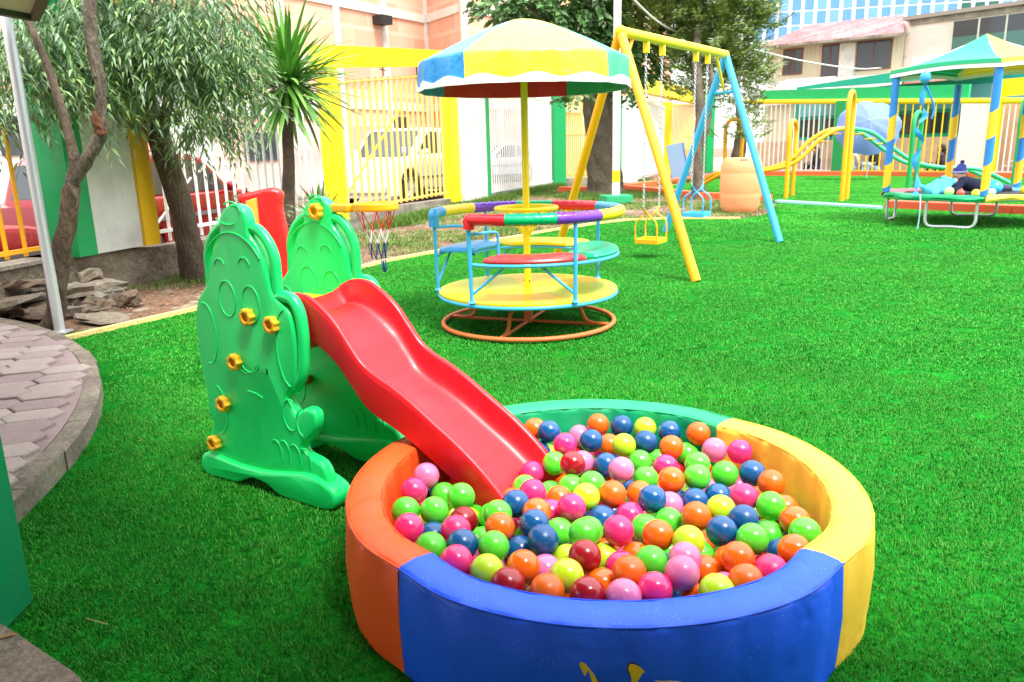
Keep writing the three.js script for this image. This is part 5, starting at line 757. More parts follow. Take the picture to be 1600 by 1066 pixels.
{
  const t = thing('pepper_tree', 'leaning dark-trunked tree with drooping narrow leaves by the wall', 'tree');
  mesh('trunk', taper([[-3.08, -0.05, -7.5], [-3.12, 0.3, -7.5], [-3.14, 0.66, -7.48], [-3.25, 1.43, -7.4], [-3.38, 2.06, -7.3], [-3.5, 2.6, -7.2]], [0.15, 0.122, 0.112, 0.105, 0.09, 0.075], 14, 0.05), bark([0.4, 0.32, 0.26]), t);
  for (const p of [[[-3.22, 1.3, -7.4], [-2.95, 1.75, -7.1], [-2.75, 2.1, -6.85], [-2.6, 2.5, -6.7]], [[-3.4, 2.1, -7.3], [-3.3, 2.5, -6.9], [-3.2, 2.8, -6.3]], [[-3.3, 1.7, -7.35], [-3.5, 2.1, -6.7], [-3.55, 2.5, -6.0]]]) mesh('limb', taper(p, [0.06, 0.045, 0.03, 0.02], 8, 0.05), bark([0.26, 0.21, 0.17]), t);
  const sp = leafSpray(22, 0.36, 0.105, 0.019, 1.0, [[0.13, 0.26, 0.1], [0.18, 0.33, 0.15], [0.21, 0.37, 0.12], [0.09, 0.19, 0.08], [0.3, 0.43, 0.13], [0.25, 0.37, 0.24]], 0.4);
  crown(t, sp, leafM, [[-3.53, 2.02, -5.9, 0.33], [-3.42, 2.05, -6.2, 0.36], [-3.38, 1.82, -6.3, 0.26], [-3.17, 2.15, -6.6, 0.42], [-2.98, 2.1, -6.9, 0.4], [-2.62, 2.12, -6.6, 0.42], [-2.64, 1.78, -6.6, 0.3], [-2.35, 2.1, -6.5, 0.34], [-2.3, 1.78, -6.6, 0.2], [-2.75, 1.48, -7.2, 0.2], [-2.55, 1.5, -6.9, 0.14], [-3.61, 1.62, -5.9, 0.2], [-2.95, 2.75, -7.0, 0.7, 0.4], [-3.3, 2.65, -6.5, 0.6, 0.4], [-2.5, 2.6, -6.6, 0.5, 0.4], [-3.3, 1.64, -6.35, 0.14], [-2.2, 1.92, -6.5, 0.16]], 680);
  const f = thing('forked_tree', 'bare forked young tree trunk beside the grey steel pole', 'tree');
  mesh('trunk', taper([[-3.27, -0.02, -5.32], [-3.2, 0.15, -5.32], [-3.13, 0.43, -5.3], [-3.03, 0.7, -5.3], [-2.95, 0.96, -5.3], [-2.93, 1.05, -5.3]], [0.07, 0.062, 0.066, 0.058, 0.056, 0.03], 12, 0.09), bark([0.42, 0.31, 0.24]), f);
  mesh('limb', taper([[-2.94, 1.0, -5.3], [-2.9, 1.16, -5.3], [-2.93, 1.4, -5.32], [-3.0, 1.7, -5.36], [-3.12, 2.1, -5.4]], [0.045, 0.034, 0.03, 0.026, 0.02], 10, 0.07), bark([0.46, 0.36, 0.3]), f);
  mesh('limb', taper([[-2.94, 1.0, -5.3], [-2.84, 1.12, -5.29], [-2.74, 1.24, -5.28], [-2.68, 1.34, -5.28], [-2.67, 1.42, -5.28], [-2.64, 1.65, -5.28], [-2.66, 1.9, -5.28], [-2.62, 2.2, -5.28], [-2.6, 2.5, -5.28]], [0.045, 0.04, 0.042, 0.045, 0.036, 0.036, 0.042, 0.036, 0.03], 10, 0.09), bark([0.42, 0.36, 0.31]), f);
  mesh('broken_stub', taper([[-2.67, 1.32, -5.27], [-2.69, 1.42, -5.25], [-2.68, 1.47, -5.25]], [0.04, 0.032, 0.01], 8, 0.1), bark([0.5, 0.2, 0.1]), f);
}
{ // yucca: every sword leaf is a part
  const y = thing('yucca_tree', 'yucca with a slim bare trunk and spiky green leaf head', 'tree', [-2.66, 0, -9.5]);
  mesh('trunk', taper([[-0.06, 0, 0], [-0.03, 0.5, 0], [0.02, 1.0, 0], [0.06, 1.55, 0], [0.1, 2.0, 0]], [0.1, 0.082, 0.072, 0.066, 0.06], 12, 0.05), bark([0.42, 0.33, 0.27]), y);
  const leafG = (L, w, bend) => { const pos = [], n = 7, idx = []; for (let i = 0; i <= n; i++) { const t = i / n, ww = w * (0.6 + 1.4 * t) * Math.pow(1 - t, 0.7) * 0.9 + 0.0008, yy = L * t, zz = bend * L * t * t; pos.push(-ww, yy, zz, 0, yy, zz - ww * 0.45, ww, yy, zz); if (i < n) for (const j of [0, 1]) { const A = i * 3 + j; idx.push(A, A + 1, A + 3, A + 1, A + 4, A + 3); } } const g = new THREE.BufferGeometry(); g.setAttribute('position', new THREE.Float32BufferAttribute(pos, 3)); g.setIndex(idx); g.computeVertexNormals(); return uvm(g); };
  const G = [leafG(0.72, 0.028, 0.08), leafG(0.62, 0.026, 0.16), leafG(0.68, 0.027, 0.3)], lm = [[0.09, 0.26, 0.03], [0.13, 0.34, 0.05], [0.06, 0.18, 0.025], [0.19, 0.4, 0.08]].map((c) => M(c, 0.42, { side: THREE.DoubleSide }));
  const head = (parent, cx, cy, cz, n, lo, hi, sc) => { for (let i = 0; i < n; i++) { const l = share('leaf', G[i % 3], lm[Math.floor(rnd() * 4)], parent, cx + rr(-0.04, 0.04), cy + rr(-0.1, 0.1) * sc, cz + rr(-0.04, 0.04)); l.rotation.order = 'YXZ'; l.rotation.set(rad(lo + (hi - lo) * Math.pow((i + 0.5) / n, 0.85) + rr(-8, 8)), i * 2.4, 0); l.scale.setScalar(sc * rr(0.8, 1.1)); } };
  head(y, 0.1, 1.97, 0, 250, 3, 128, 1.28);
  const b = thing('yucca_bush', 'low spiky yucca bush at the foot of the white railing', 'plant', [-2.42, 0.2, -9.9]); mesh('stem', cyl(0.06, 0.05, 0.2, 0, -0.05, 0, 8), bark([0.3, 0.25, 0.2]), b); head(b, 0, 0.12, 0, 60, 2, 80, 0.75);
  const sh = thing('leafy_shrub', 'thin dusty shrub growing beside the leaning tree trunk', 'plant', [-2.62, 0.1, -7.9]);
  mesh('stem', [tube([[0, -0.1, 0], [0.03, 0.3, 0], [-0.02, 0.75, 0]], 0.008, 10, 5), tube([[0, 0, 0], [0.15, 0.3, 0.05], [0.25, 0.55, 0.05]], 0.006, 10, 5)], bark([0.3, 0.24, 0.16]), sh);
  crown(sh, leafSpray(14, 0.18, 0.06, 0.018, 0.4, [[0.12, 0.18, 0.06], [0.2, 0.16, 0.08], [0.09, 0.15, 0.05]]), leafM, [[0, 0.55, 0, 0.2], [0.2, 0.45, 0, 0.2], [0.1, 0.3, 0.1, 0.15]], 900);
}
{
  const t = thing('broad_leaf_tree', 'thick-trunked tree with broad glossy leaves behind the white post', 'tree');
  mesh('trunk', taper([[2.45, -0.1, -19.8], [2.45, 0.2, -19.8], [2.42, 0.8, -19.8], [2.3, 2.0, -19.8], [2.2, 3.0, -19.8], [2.1, 4.2, -19.8], [2.0, 6, -19.8]], [0.62, 0.46, 0.42, 0.38, 0.34, 0.3, 0.2], 18, 0.04), M([0.52, 0.46, 0.38], 0.95, { map: TX.concrete, bumpMap: TX.bark, bumpScale: 0.06 }), t);
  for (const p of [[[2.25, 2.6, -19.8], [1.6, 3.6, -19.4], [0.6, 4.4, -19.1], [-0.2, 4.8, -18.8]], [[2.2, 2.8, -19.8], [2.8, 3.4, -19.6], [3.3, 4.0, -19.6]], [[2.2, 3.2, -19.8], [1.9, 4.3, -19.4], [1.6, 5.3, -19.4]]]) mesh('limb', taper(p, [0.16, 0.11, 0.07, 0.04], 10, 0.05), bark([0.36, 0.3, 0.25]), t);
  const sp = leafSpray(12, 0.5, 0.2, 0.13, 0.5, [[0.11, 0.26, 0.06], [0.17, 0.35, 0.08], [0.24, 0.42, 0.1], [0.07, 0.17, 0.045], [0.22, 0.38, 0.18]], 0.5);
  crown(t, sp, leafM, [[-0.17, 4.4, -18.5, 0.45], [0.78, 4.35, -19.0, 0.8], [1.53, 3.81, -19.2, 0.7], [2.16, 4.26, -19.5, 0.9], [3.0, 3.67, -19.5, 0.7], [3.4, 2.94, -19.5, 0.4], [3.02, 2.58, -19.5, 0.28, 0.6], [1.89, 3.15, -19.8, 0.5], [1.65, 2.35, -18.9, 0.2], [1.71, 5.52, -19.5, 1.5, 0.5], [3.3, 4.89, -20.0, 0.9, 0.7]], 170);
  const c = thing('conifer', 'tall feathery conifer with a slim grey trunk behind the swings', 'tree');
  mesh('trunk', taper([[4.3, -0.05, -17.5], [4.24, 0.4, -17.5], [4.2, 0.98, -17.5], [4.28, 1.8, -17.6], [4.22, 2.7, -17.8], [4.3, 3.6, -18.2], [4.6, 5, -18.8]], [0.2, 0.13, 0.115, 0.105, 0.1, 0.085, 0.05], 12, 0.05), bark([0.5, 0.44, 0.38]), c);
  mesh('limb', taper([[4.22, 1.0, -17.5], [4.4, 1.5, -17.5], [4.5, 2.2, -17.6], [4.55, 3.2, -18]], [0.08, 0.06, 0.05, 0.03], 8, 0.06), bark([0.48, 0.42, 0.36]), c);
  mesh('limb', taper([[4.3, 3.0, -18], [4.9, 3.4, -18.4], [5.4, 3.8, -18.6]], [0.06, 0.05, 0.03], 8, 0.06), bark([0.4, 0.33, 0.27]), c);
  const cp = leafSpray(40, 0.5, 0.13, 0.028, -0.5, [[0.18, 0.3, 0.05], [0.25, 0.37, 0.07], [0.13, 0.22, 0.05], [0.33, 0.42, 0.1], [0.28, 0.32, 0.1], [0.4, 0.5, 0.14]], 0.45);
  const k = 0.78, C = [[4.71, 4.93, -24, 1.2], [5.83, 5.08, -24, 1.3], [6.96, 4.7, -24, 1.0], [5.12, 3.87, -24, 0.8], [6.26, 3.66, -24, 1.1], [7.13, 3.28, -24, 0.7], [5.53, 2.78, -24, 0.5], [6.89, 2.2, -24, 0.7, 0.35], [6.74, 1.36, -24, 0.45, 0.3], [7.3, 1.63, -24, 0.4, 0.3], [5.41, 6.62, -24, 1.8, 0.6], [6.71, 6.25, -24, 1.4, 0.6], [7.43, 4.69, -24, 0.4]];
  crown(c, cp, leafM, C.map(([x, y, z, r, f]) => [x * k, 1.15 + (y - 1.15) * k, z * k, r * k * 0.92, f]), 400, 0.5);
  const s = thing('scrubby_tree', 'scrubby tree with a stout trunk against the back fence', 'tree');
  mesh('trunk', taper([[8.1, -0.05, -27.5], [8.05, 0.8, -27.5], [8.15, 1.6, -27.5], [8.0, 2.6, -27.5]], [0.3, 0.24, 0.2, 0.12], 10, 0.06), bark([0.4, 0.33, 0.27]), s);
  crown(s, leafSpray(16, 0.5, 0.14, 0.04, 0.2, [[0.16, 0.2, 0.07], [0.22, 0.22, 0.1], [0.12, 0.17, 0.05]]), leafM, [[8.1, 2.6, -27.4, 0.6], [8.3, 1.9, -27.2, 0.45], [7.8, 3.3, -27.4, 0.7], [8.5, 3.4, -27.4, 0.6], [8.4, 4.3, -27.4, 0.6]], 150);
}
// ---------- figures ----------
function fieldGeo(bones, k = 0.03, cell = 0.014, grow = 0) { // tapered bones joined smoothly
  const lo = V3(1e9, 1e9, 1e9), hi = V3(-1e9, -1e9, -1e9);
  for (const b of bones) for (const q of b) { lo.min(V3(q[0] - q[3], q[1] - q[3], q[2] - q[3])); hi.max(V3(q[0] + q[3], q[1] + q[3], q[2] + q[3])); }
  const c = lo.clone().add(hi).multiplyScalar(0.5), half = Math.max(hi.x - lo.x, hi.y - lo.y, hi.z - lo.z) / 2 + grow + 0.05, n = Math.min(120, Math.max(24, Math.ceil(half * 2 / cell)));
  const mc = new MarchingCubes(n, new THREE.MeshBasicMaterial(), false, false, 120000); mc.isolation = 0;
  for (let z = 0; z < n; z++) for (let y = 0; y < n; y++) for (let x = 0; x < n; x++) {
    const p = [c.x + (x - n / 2) / (n / 2) * half, c.y + (y - n / 2) / (n / 2) * half, c.z + (z - n / 2) / (n / 2) * half]; let s = 1e9;
    for (const [a, b] of bones) {
      const ab = [b[0] - a[0], b[1] - a[1], b[2] - a[2]], ap = [p[0] - a[0], p[1] - a[1], p[2] - a[2]], L = ab[0] ** 2 + ab[1] ** 2 + ab[2] ** 2 || 1e-9, t = Math.max(0, Math.min(1, (ap[0] * ab[0] + ap[1] * ab[1] + ap[2] * ab[2]) / L));
      const d = Math.hypot(ap[0] - ab[0] * t, ap[1] - ab[1] * t, ap[2] - ab[2] * t) - (a[3] + (b[3] - a[3]) * t) - grow, h = Math.max(0, k - Math.abs(s - d)) / k; s = Math.min(s, d) - h * h * k / 4;
    }
    mc.field[z * n * n + y * n + x] = -s;
  }
  mc.update();
  const P = mc.positionArray.slice(0, mc.count * 3), N = mc.normalArray.slice(0, mc.count * 3);
  for (let i = 0; i < mc.count; i++) { P[i * 3] = c.x + P[i * 3] * half; P[i * 3 + 1] = c.y + P[i * 3 + 1] * half; P[i * 3 + 2] = c.z + P[i * 3 + 2] * half; }
  const g = new THREE.BufferGeometry(); g.setAttribute('position', new THREE.BufferAttribute(P, 3)); g.setAttribute('normal', new THREE.BufferAttribute(N, 3)); return g;
}
const skin = M([0.5, 0.27, 0.18], 0.6), hairM = M([0.018, 0.013, 0.011], 0.6);
function headBones(x, y, z, s, f) { // skull, jaw, nose, ears; f = facing as unit [x, z]
  const r = 0.095 * s; return [[[x, y + 0.02 * s, z, r], [x + f[0] * 0.015 * s, y - 0.02 * s, z + f[1] * 0.015 * s, r * 0.9]], [[x, y - 0.03 * s, z, r * 0.75], [x + f[0] * 0.04 * s, y - 0.085 * s, z + f[1] * 0.04 * s, r * 0.45]], [[x + f[0] * 0.09 * s, y + 0.005 * s, z + f[1] * 0.09 * s, 0.012 * s], [x + f[0] * 0.108 * s, y - 0.025 * s, z + f[1] * 0.108 * s, 0.015 * s]], [[x - f[1] * 0.095 * s, y - 0.005 * s, z + f[0] * 0.095 * s, 0.016 * s], [x - f[1] * 0.097 * s, y - 0.025 * s, z + f[0] * 0.097 * s, 0.014 * s]], [[x + f[1] * 0.095 * s, y - 0.005 * s, z - f[0] * 0.095 * s, 0.016 * s], [x + f[1] * 0.097 * s, y - 0.025 * s, z - f[0] * 0.097 * s, 0.014 * s]]];
}
function face(p, x, y, z, s, f) { for (const e of [-1, 1]) mesh('eye', ball(0.011 * s, x + f[0] * 0.087 * s - f[1] * e * 0.036 * s, y + 0.012 * s, z + f[1] * 0.087 * s + f[0] * e * 0.036 * s, 8, 6), K.black, p); mesh('mouth', T(new THREE.SphereGeometry(0.018 * s, 8, 6), x + f[0] * 0.083 * s, y - 0.05 * s, z + f[1] * 0.083 * s, 0, 0, 0, 1, 0.35, 1), M([0.4, 0.1, 0.09], 0.6), p); }
function fingers(x, y, z, d, s) { const px = -d[1], pz = d[0]; return [-1.5, -0.5, 0.5, 1.5].map((k) => [[x + px * k * 0.016 * s, y, z + pz * k * 0.016 * s, 0.011 * s], [x + d[0] * (0.075 - Math.abs(k) * 0.006) * s + px * k * 0.018 * s, y - 0.02 * s, z + d[1] * (0.075 - Math.abs(k) * 0.006) * s + pz * k * 0.018 * s, 0.008 * s]]).concat([[[x - px * 0.025 * s, y, z - pz * 0.025 * s, 0.012 * s], [x + d[0] * 0.035 * s - px * 0.05 * s, y - 0.01 * s, z + d[1] * 0.035 * s - pz * 0.05 * s, 0.009 * s]]]); }
{ // child lying on the trampoline, propped on the arms
  const c = thing('person', 'child in navy jacket and knitted bobble hat lying on the trampoline', 'person', [6.33, 0.395, -10.92]), f = [-0.86, 0.5], s = 0.82;
  const head = headBones(-0.03, 0.285, 0, s, f), torso = [[[0.04, 0.19, -0.03, 0.07], [0.2, 0.13, -0.12, 0.085]], [[0.2, 0.13, -0.12, 0.085], [0.4, 0.1, -0.22, 0.09]], [[-0.01, 0.2, 0.06, 0.045], [0.06, 0.2, -0.1, 0.045]]];
  const armL = [[[-0.02, 0.19, 0.08, 0.042], [-0.13, 0.07, 0.12, 0.036]], [[-0.13, 0.07, 0.12, 0.034], [-0.3, 0.05, 0.16, 0.026]]], armR = [[[0.02, 0.19, -0.12, 0.042], [-0.08, 0.07, -0.18, 0.036]], [[-0.08, 0.07, -0.18, 0.034], [-0.25, 0.05, -0.14, 0.026]]];
  const legs = [[[0.4, 0.09, -0.16, 0.07], [0.65, 0.07, -0.25, 0.05]], [[0.65, 0.07, -0.25, 0.048], [0.88, 0.06, -0.3, 0.035]], [[0.42, 0.09, -0.29, 0.07], [0.66, 0.07, -0.4, 0.05]], [[0.66, 0.07, -0.4, 0.048], [0.88, 0.06, -0.46, 0.035]], [[0.88, 0.06, -0.3, 0.035], [0.95, 0.04, -0.36, 0.03]], [[0.88, 0.06, -0.46, 0.035], [0.95, 0.04, -0.52, 0.03]]];
  const hands = [[[-0.3, 0.05, 0.16, 0.026], [-0.35, 0.04, 0.17, 0.028]], ...fingers(-0.36, 0.04, 0.175, [-0.97, 0.2], 0.7), [[-0.25, 0.05, -0.14, 0.026], [-0.3, 0.04, -0.13, 0.028]], ...fingers(-0.31, 0.04, -0.125, [-0.97, 0.2], 0.7)];
  const body = mesh('body', fieldGeo([...head, [[0.0, 0.2, 0, 0.04], [-0.02, 0.25, 0, 0.038]], ...torso, ...armL, ...armR, ...legs, ...hands], 0.025, 0.0115), skin, c);
  mesh('jacket', fieldGeo([...torso, ...armL, ...armR], 0.03, 0.012, 0.009), M([0.012, 0.018, 0.06], 0.85, { bumpMap: TX.weave, bumpScale: 0.002 }), body);
  mesh('trousers', fieldGeo(legs.slice(0, 4), 0.03, 0.012, 0.008), M([0.05, 0.07, 0.14], 0.9), body);
  mesh('hat', fieldGeo([[[-0.025, 0.33, 0, 0.086], [-0.01, 0.365, -0.005, 0.06]]], 0.02, 0.008, 0.004), M([0.05, 0.06, 0.3], 0.95, { bumpMap: TX.weave, bumpScale: 0.004 }), body);
  mesh('hat_band', T(new THREE.TorusGeometry(0.083, 0.017, 8, 28), -0.03, 0.315, 0, Math.PI / 2 + 0.05, 0.1), M([0.3, 0.34, 0.6], 0.95), body);
  mesh('bobble', ball(0.028, -0.005, 0.446, -0.005, 12, 8), M([0.03, 0.03, 0.14], 1), body);
  mesh('hair', fieldGeo([[[0.03, 0.3, -0.03, 0.055], [0.045, 0.235, -0.03, 0.042]]], 0.02, 0.009), hairM, body);
  face(body, -0.03, 0.285, 0, s, f);
}
{ // plush toy and garland
  const t = thing('plush_toy', 'big light blue plush animal sprawled on the trampoline', 'soft toy', [5.9, 0.4, -10.72]); t.scale.setScalar(0.8);
  const b = mesh('body', fieldGeo([[[-0.12, 0.1, 0, 0.11], [0.1, 0.12, 0, 0.12]], [[0.08, 0.16, 0, 0.1], [0.2, 0.22, -0.04, 0.085]], [[0.2, 0.22, -0.04, 0.05], [0.3, 0.24, -0.02, 0.04]], [[-0.18, 0.1, 0, 0.06], [-0.29, 0.16, 0.05, 0.045]], [[-0.05, 0.09, 0.08, 0.06], [-0.12, 0.055, 0.17, 0.05]], [[0.1, 0.08, 0.08, 0.06], [0.12, 0.055, 0.18, 0.05]], [[0.12, 0.26, -0.06, 0.045], [0.14, 0.3, -0.09, 0.04]], [[-0.05, 0.18, -0.02, 0.06], [0.0, 0.24, -0.02, 0.05]]], 0.05, 0.013), M([0.12, 0.5, 0.72], 1, { sheen: 0.6, bumpMap: TX.weave, bumpScale: 0.006 }), t);
  mesh('muzzle', ball(0.035, 0.3, 0.25, -0.01, 12, 8), M([0.5, 0.7, 0.8], 1), b); for (const e of [-1, 1]) mesh('eye', ball(0.01, 0.25, 0.285, -0.04 + e * 0.04, 8, 6), K.black, b);
  const g = thing('ribbon_garland', 'long twisted blue ribbon garland hanging from the trampoline canopy', 'garland');
  const pts = [[5.52, 2.02, -10.6], [5.52, 1.85, -10.6], [5.51, 1.62, -10.6], [5.57, 1.47, -10.6], [5.47, 1.31, -10.6], [5.57, 1.12, -10.6], [5.49, 0.89, -10.6], [5.53, 0.62, -10.55], [5.5, 0.5, -10.5], [5.43, 0.44, -10.4]], cv = new THREE.CatmullRomCurve3(pts.map((p) => V3(...p))), pos = [], idx = [], n = 90;
  for (let i = 0; i <= n; i++) { const p = cv.getPoint(i / n), a = i * 0.22, w = 0.038; for (const e of [-1, 1]) pos.push(p.x + Math.cos(a) * w * e, p.y, p.z + Math.sin(a) * w * e); if (i < n) idx.push(i * 2, i * 2 + 1, i * 2 + 2, i * 2 + 1, i * 2 + 3, i * 2 + 2); }
  const rg = new THREE.BufferGeometry(); rg.setAttribute('position', new THREE.Float32BufferAttribute(pos, 3)); rg.setIndex(idx); rg.computeVertexNormals();
  mesh('ribbon', rg, M([0.03, 0.3, 0.72], 0.3, { side: THREE.DoubleSide }), g); mesh('pompom', T(new THREE.SphereGeometry(0.075, 18, 12), 5.52, 1.95, -10.6, 0, 0, 0, 0.9, 1.1, 0.9), M([0.05, 0.36, 0.8], 0.4), g);
  mesh('loose_end', tube([[5.54, 1.85, -10.6], [5.62, 1.7, -10.6], [5.68, 1.55, -10.6], [5.66, 1.42, -10.6]], 0.014, 14, 6), M([0.03, 0.26, 0.66], 0.4), g); mesh('tail', tube([[5.4, 0.46, -10.2], [5.36, 0.35, -10.1], [5.35, 0.1, -10.08], [5.34, 0.02, -10.08]], 0.008, 14, 6), M([0.3, 0.6, 0.75], 0.5), g);
}
// people behind the fences
function seated(label, pos, turn, shirt, trouser) {
  const c = thing('person', label, 'person', pos, turn), f = [1, 0], head = headBones(0.08, 0.86, 0, 1, f);
  const torso = [[[0, 0.2, 0, 0.14], [0.02, 0.45, 0, 0.135]], [[0.02, 0.45, 0, 0.13], [0.06, 0.66, 0, 0.1]], [[0.05, 0.65, -0.15, 0.06], [0.05, 0.65, 0.15, 0.06]]], arms = [-1, 1].flatMap((e) => [[[0.06, 0.63, e * 0.19, 0.055], [0.13, 0.4, e * 0.24, 0.045]], [[0.13, 0.4, e * 0.24, 0.042], [0.33, 0.33, e * 0.14, 0.032]]]), legs = [-1, 1].flatMap((e) => [[[0.02, 0.16, e * 0.1, 0.09], [0.36, 0.34, e * 0.15, 0.068]], [[0.36, 0.34, e * 0.15, 0.064], [0.42, 0.06, e * 0.13, 0.045]], [[0.42, 0.05, e * 0.13, 0.045], [0.56, 0.035, e * 0.14, 0.035]]]);
  const body = mesh('body', fieldGeo([...head, [[0.05, 0.68, 0, 0.055], [0.07, 0.78, 0, 0.05]], ...torso, ...arms, ...legs, ...[-1, 1].flatMap((e) => [[[0.33, 0.33, e * 0.14, 0.03], [0.38, 0.33, e * 0.12, 0.034]], ...fingers(0.39, 0.33, e * 0.12, [0.95, -0.3 * e], 0.9)])], 0.04, 0.018), skin, c);
  mesh('shirt', fieldGeo([...torso, ...arms.filter((_, i) => i % 2 === 0)], 0.05, 0.022, 0.014), M(shirt, 0.9), body); mesh('trousers', fieldGeo([[[0, 0.17, -0.06, 0.13], [0, 0.17, 0.06, 0.13]], ...legs.filter((_, i) => i % 3 < 2)], 0.05, 0.022, 0.012), M(trouser, 0.9), body);
  mesh('hair', fieldGeo([[[0.05, 0.91, 0, 0.1], [0.02, 0.86, 0, 0.09]], [[0.0, 0.84, 0, 0.07], [-0.03, 0.66, 0, 0.05]]], 0.04, 0.016, 0.006), hairM, body); face(body, 0.08, 0.86, 0, 1, f);
}
seated('person with long dark hair and black top sitting by the green column', [12.0, 0, -30.5], 2.5, [0.02, 0.02, 0.025], [0.03, 0.03, 0.04]);
seated('person in white top sitting behind the yellow bars under the umbrella', [12.8, 0, -29.3], 0.3, [0.75, 0.75, 0.8], [0.3, 0.4, 0.5]);
seated('person in black top with pale blue trousers sitting behind the yellow bars', [13.35, 0, -28.5], 3.3, [0.03, 0.03, 0.03], [0.35, 0.5, 0.65]);
seated('person in dark clothes sitting behind the trampoline ribbon garland', [14.55, 0, -26.3], 2.6, [0.05, 0.03, 0.05], [0.02, 0.02, 0.03]);
{
  const c = thing('person', 'person in pink shirt and blue jeans standing behind the white railing', 'person', [1.35, 0.1, -28.2], 2.2), f = [1, 0], head = headBones(0.02, 1.56, 0, 1, f);
  const torso = [[[0, 0.95, 0, 0.13], [0, 1.15, 0, 0.125]], [[0, 1.15, 0, 0.12], [0, 1.36, 0, 0.1]], [[0, 1.36, -0.16, 0.06], [0, 1.36, 0.16, 0.06]]], arms = [-1, 1].flatMap((e) => [[[0, 1.34, e * 0.2, 0.052], [-0.01, 1.08, e * 0.25, 0.042]], [[-0.01, 1.08, e * 0.25, 0.04], [0.06, 0.85, e * 0.25, 0.03]]]), legs = [-1, 1].flatMap((e) => [[[0, 0.9, e * 0.09, 0.095], [0.02, 0.5, e * 0.1, 0.065]], [[0.02, 0.5, e * 0.1, 0.062], [-0.01, 0.08, e * 0.1, 0.042]], [[-0.02, 0.05, e * 0.1, 0.042], [0.15, 0.035, e * 0.12, 0.034]]]);
  const body = mesh('body', fieldGeo([...head, [[0, 1.38, 0, 0.055], [0.01, 1.48, 0, 0.052]], ...torso, ...arms, ...legs, ...[-1, 1].flatMap((e) => [[[0.06, 0.85, e * 0.25, 0.03], [0.075, 0.79, e * 0.25, 0.034]], ...fingers(0.08, 0.77, e * 0.25, [0.9, -0.2], 0.8)])], 0.04, 0.018), skin, c);
  mesh('shirt', fieldGeo([...torso, ...arms.filter((_, i) => i % 2 === 0)], 0.05, 0.022, 0.014), M([0.75, 0.25, 0.35], 0.9), body); mesh('jeans', fieldGeo(legs.filter((_, i) => i % 3 < 2), 0.05, 0.022, 0.014), M([0.08, 0.14, 0.3], 0.9), body); mesh('hair', fieldGeo([[[0, 1.61, 0, 0.1], [-0.03, 1.56, 0, 0.09]]], 0.04, 0.016, 0.006), hairM, body); face(body, 0.02, 1.56, 0, 1, f);
}
{ // umbrella, tipped away from the sun side
  const u = thing('umbrella', 'large pale blue umbrella tipped on its side by the back fence', 'umbrella', [11.0, 0, -24.2]);
  const n = 8, pos = [], idx = [], R = 0.95, m = 8, ribs = [];
  for (let i = 0; i <= n * 4; i++) for (let j = 0; j <= m; j++) { const a = i / (n * 4) * Math.PI * 2, t = j / m, sag = Math.abs(Math.cos(a * n / 2)), r = R * t * (0.93 + 0.07 * sag); pos.push(Math.cos(a) * r, 0.42 * (1 - t * t) - (1 - sag) * 0.03 * t, Math.sin(a) * r); if (i < n * 4 && j < m) { const A = i * (m + 1) + j; idx.push(A, A + 1, A + m + 1, A + 1, A + m + 2, A + m + 1); } }
  const tilt = (g) => T(g, 0, 1.55, 0, rad(58), 0, rad(18));
  const g = new THREE.BufferGeometry(); g.setAttribute('position', new THREE.Float32BufferAttribute(pos, 3)); g.setIndex(idx); g.computeVertexNormals();
  mesh('canopy', tilt(g), M([0.11, 0.18, 0.42], 0.6, { side: THREE.DoubleSide }), u);
  mesh('rib', Array.from({ length: n }, (_, i) => { const a = i / n * Math.PI * 2; return tilt(tube([[0, 0.41, 0], [Math.cos(a) * 0.5, 0.3, Math.sin(a) * 0.5], [Math.cos(a) * R, -0.005, Math.sin(a) * R]], 0.006, 10, 5)); }), K.galv, u);
  mesh('shaft', [tilt(bar([0, 0.5, 0], [0, -0.6, 0], 0.012, 8)), bar([0.35, 1.1, -0.6], [0.5, 0, -0.9], 0.014, 8), bar([0.17, 1.24, -0.48], [0.36, 1.08, -0.62], 0.014, 8)], K.white, u);
}
// ---------- small things ----------
{
  const t = thing('red_play_piece', 'glossy red and yellow vinyl play piece standing behind the slide', 'toy', [-1.78, 0, -5.6], 0.1);
  const s = poly(smooth([[-0.15, 0.0], [-0.17, 0.3], [-0.13, 0.55], [-0.13, 0.8], [-0.15, 0.88], [-0.06, 0.905], [0.1, 0.93], [0.16, 0.9], [0.15, 0.8], [0.17, 0.6], [0.2, 0.35], [0.22, 0.1], [0.2, 0]], 4));
  mesh('red_back', toCreasedNormals(T(new THREE.ExtrudeGeometry(s, { depth: 0.05, bevelEnabled: true, bevelSize: 0.03, bevelThickness: 0.04, bevelSegments: 4, bevelOffset: -0.03 }), 0, 0.0, -0.05), 0.8), vinyl([0.75, 0.02, 0.02], { roughness: 0.25, bumpScale: 0.01 }), t);
  mesh('yellow_stripe', toCreasedNormals(T(new THREE.ExtrudeGeometry(poly([[-0.1, 0.35], [-0.085, 0.84], [-0.02, 0.86], [-0.02, 0.35]]), { depth: 0.02, bevelEnabled: true, bevelSize: 0.008, bevelThickness: 0.01, bevelSegments: 2 }), 0, 0, 0.028), 0.8), vinyl([0.85, 0.35, 0.05], { roughness: 0.3 }), t);
}
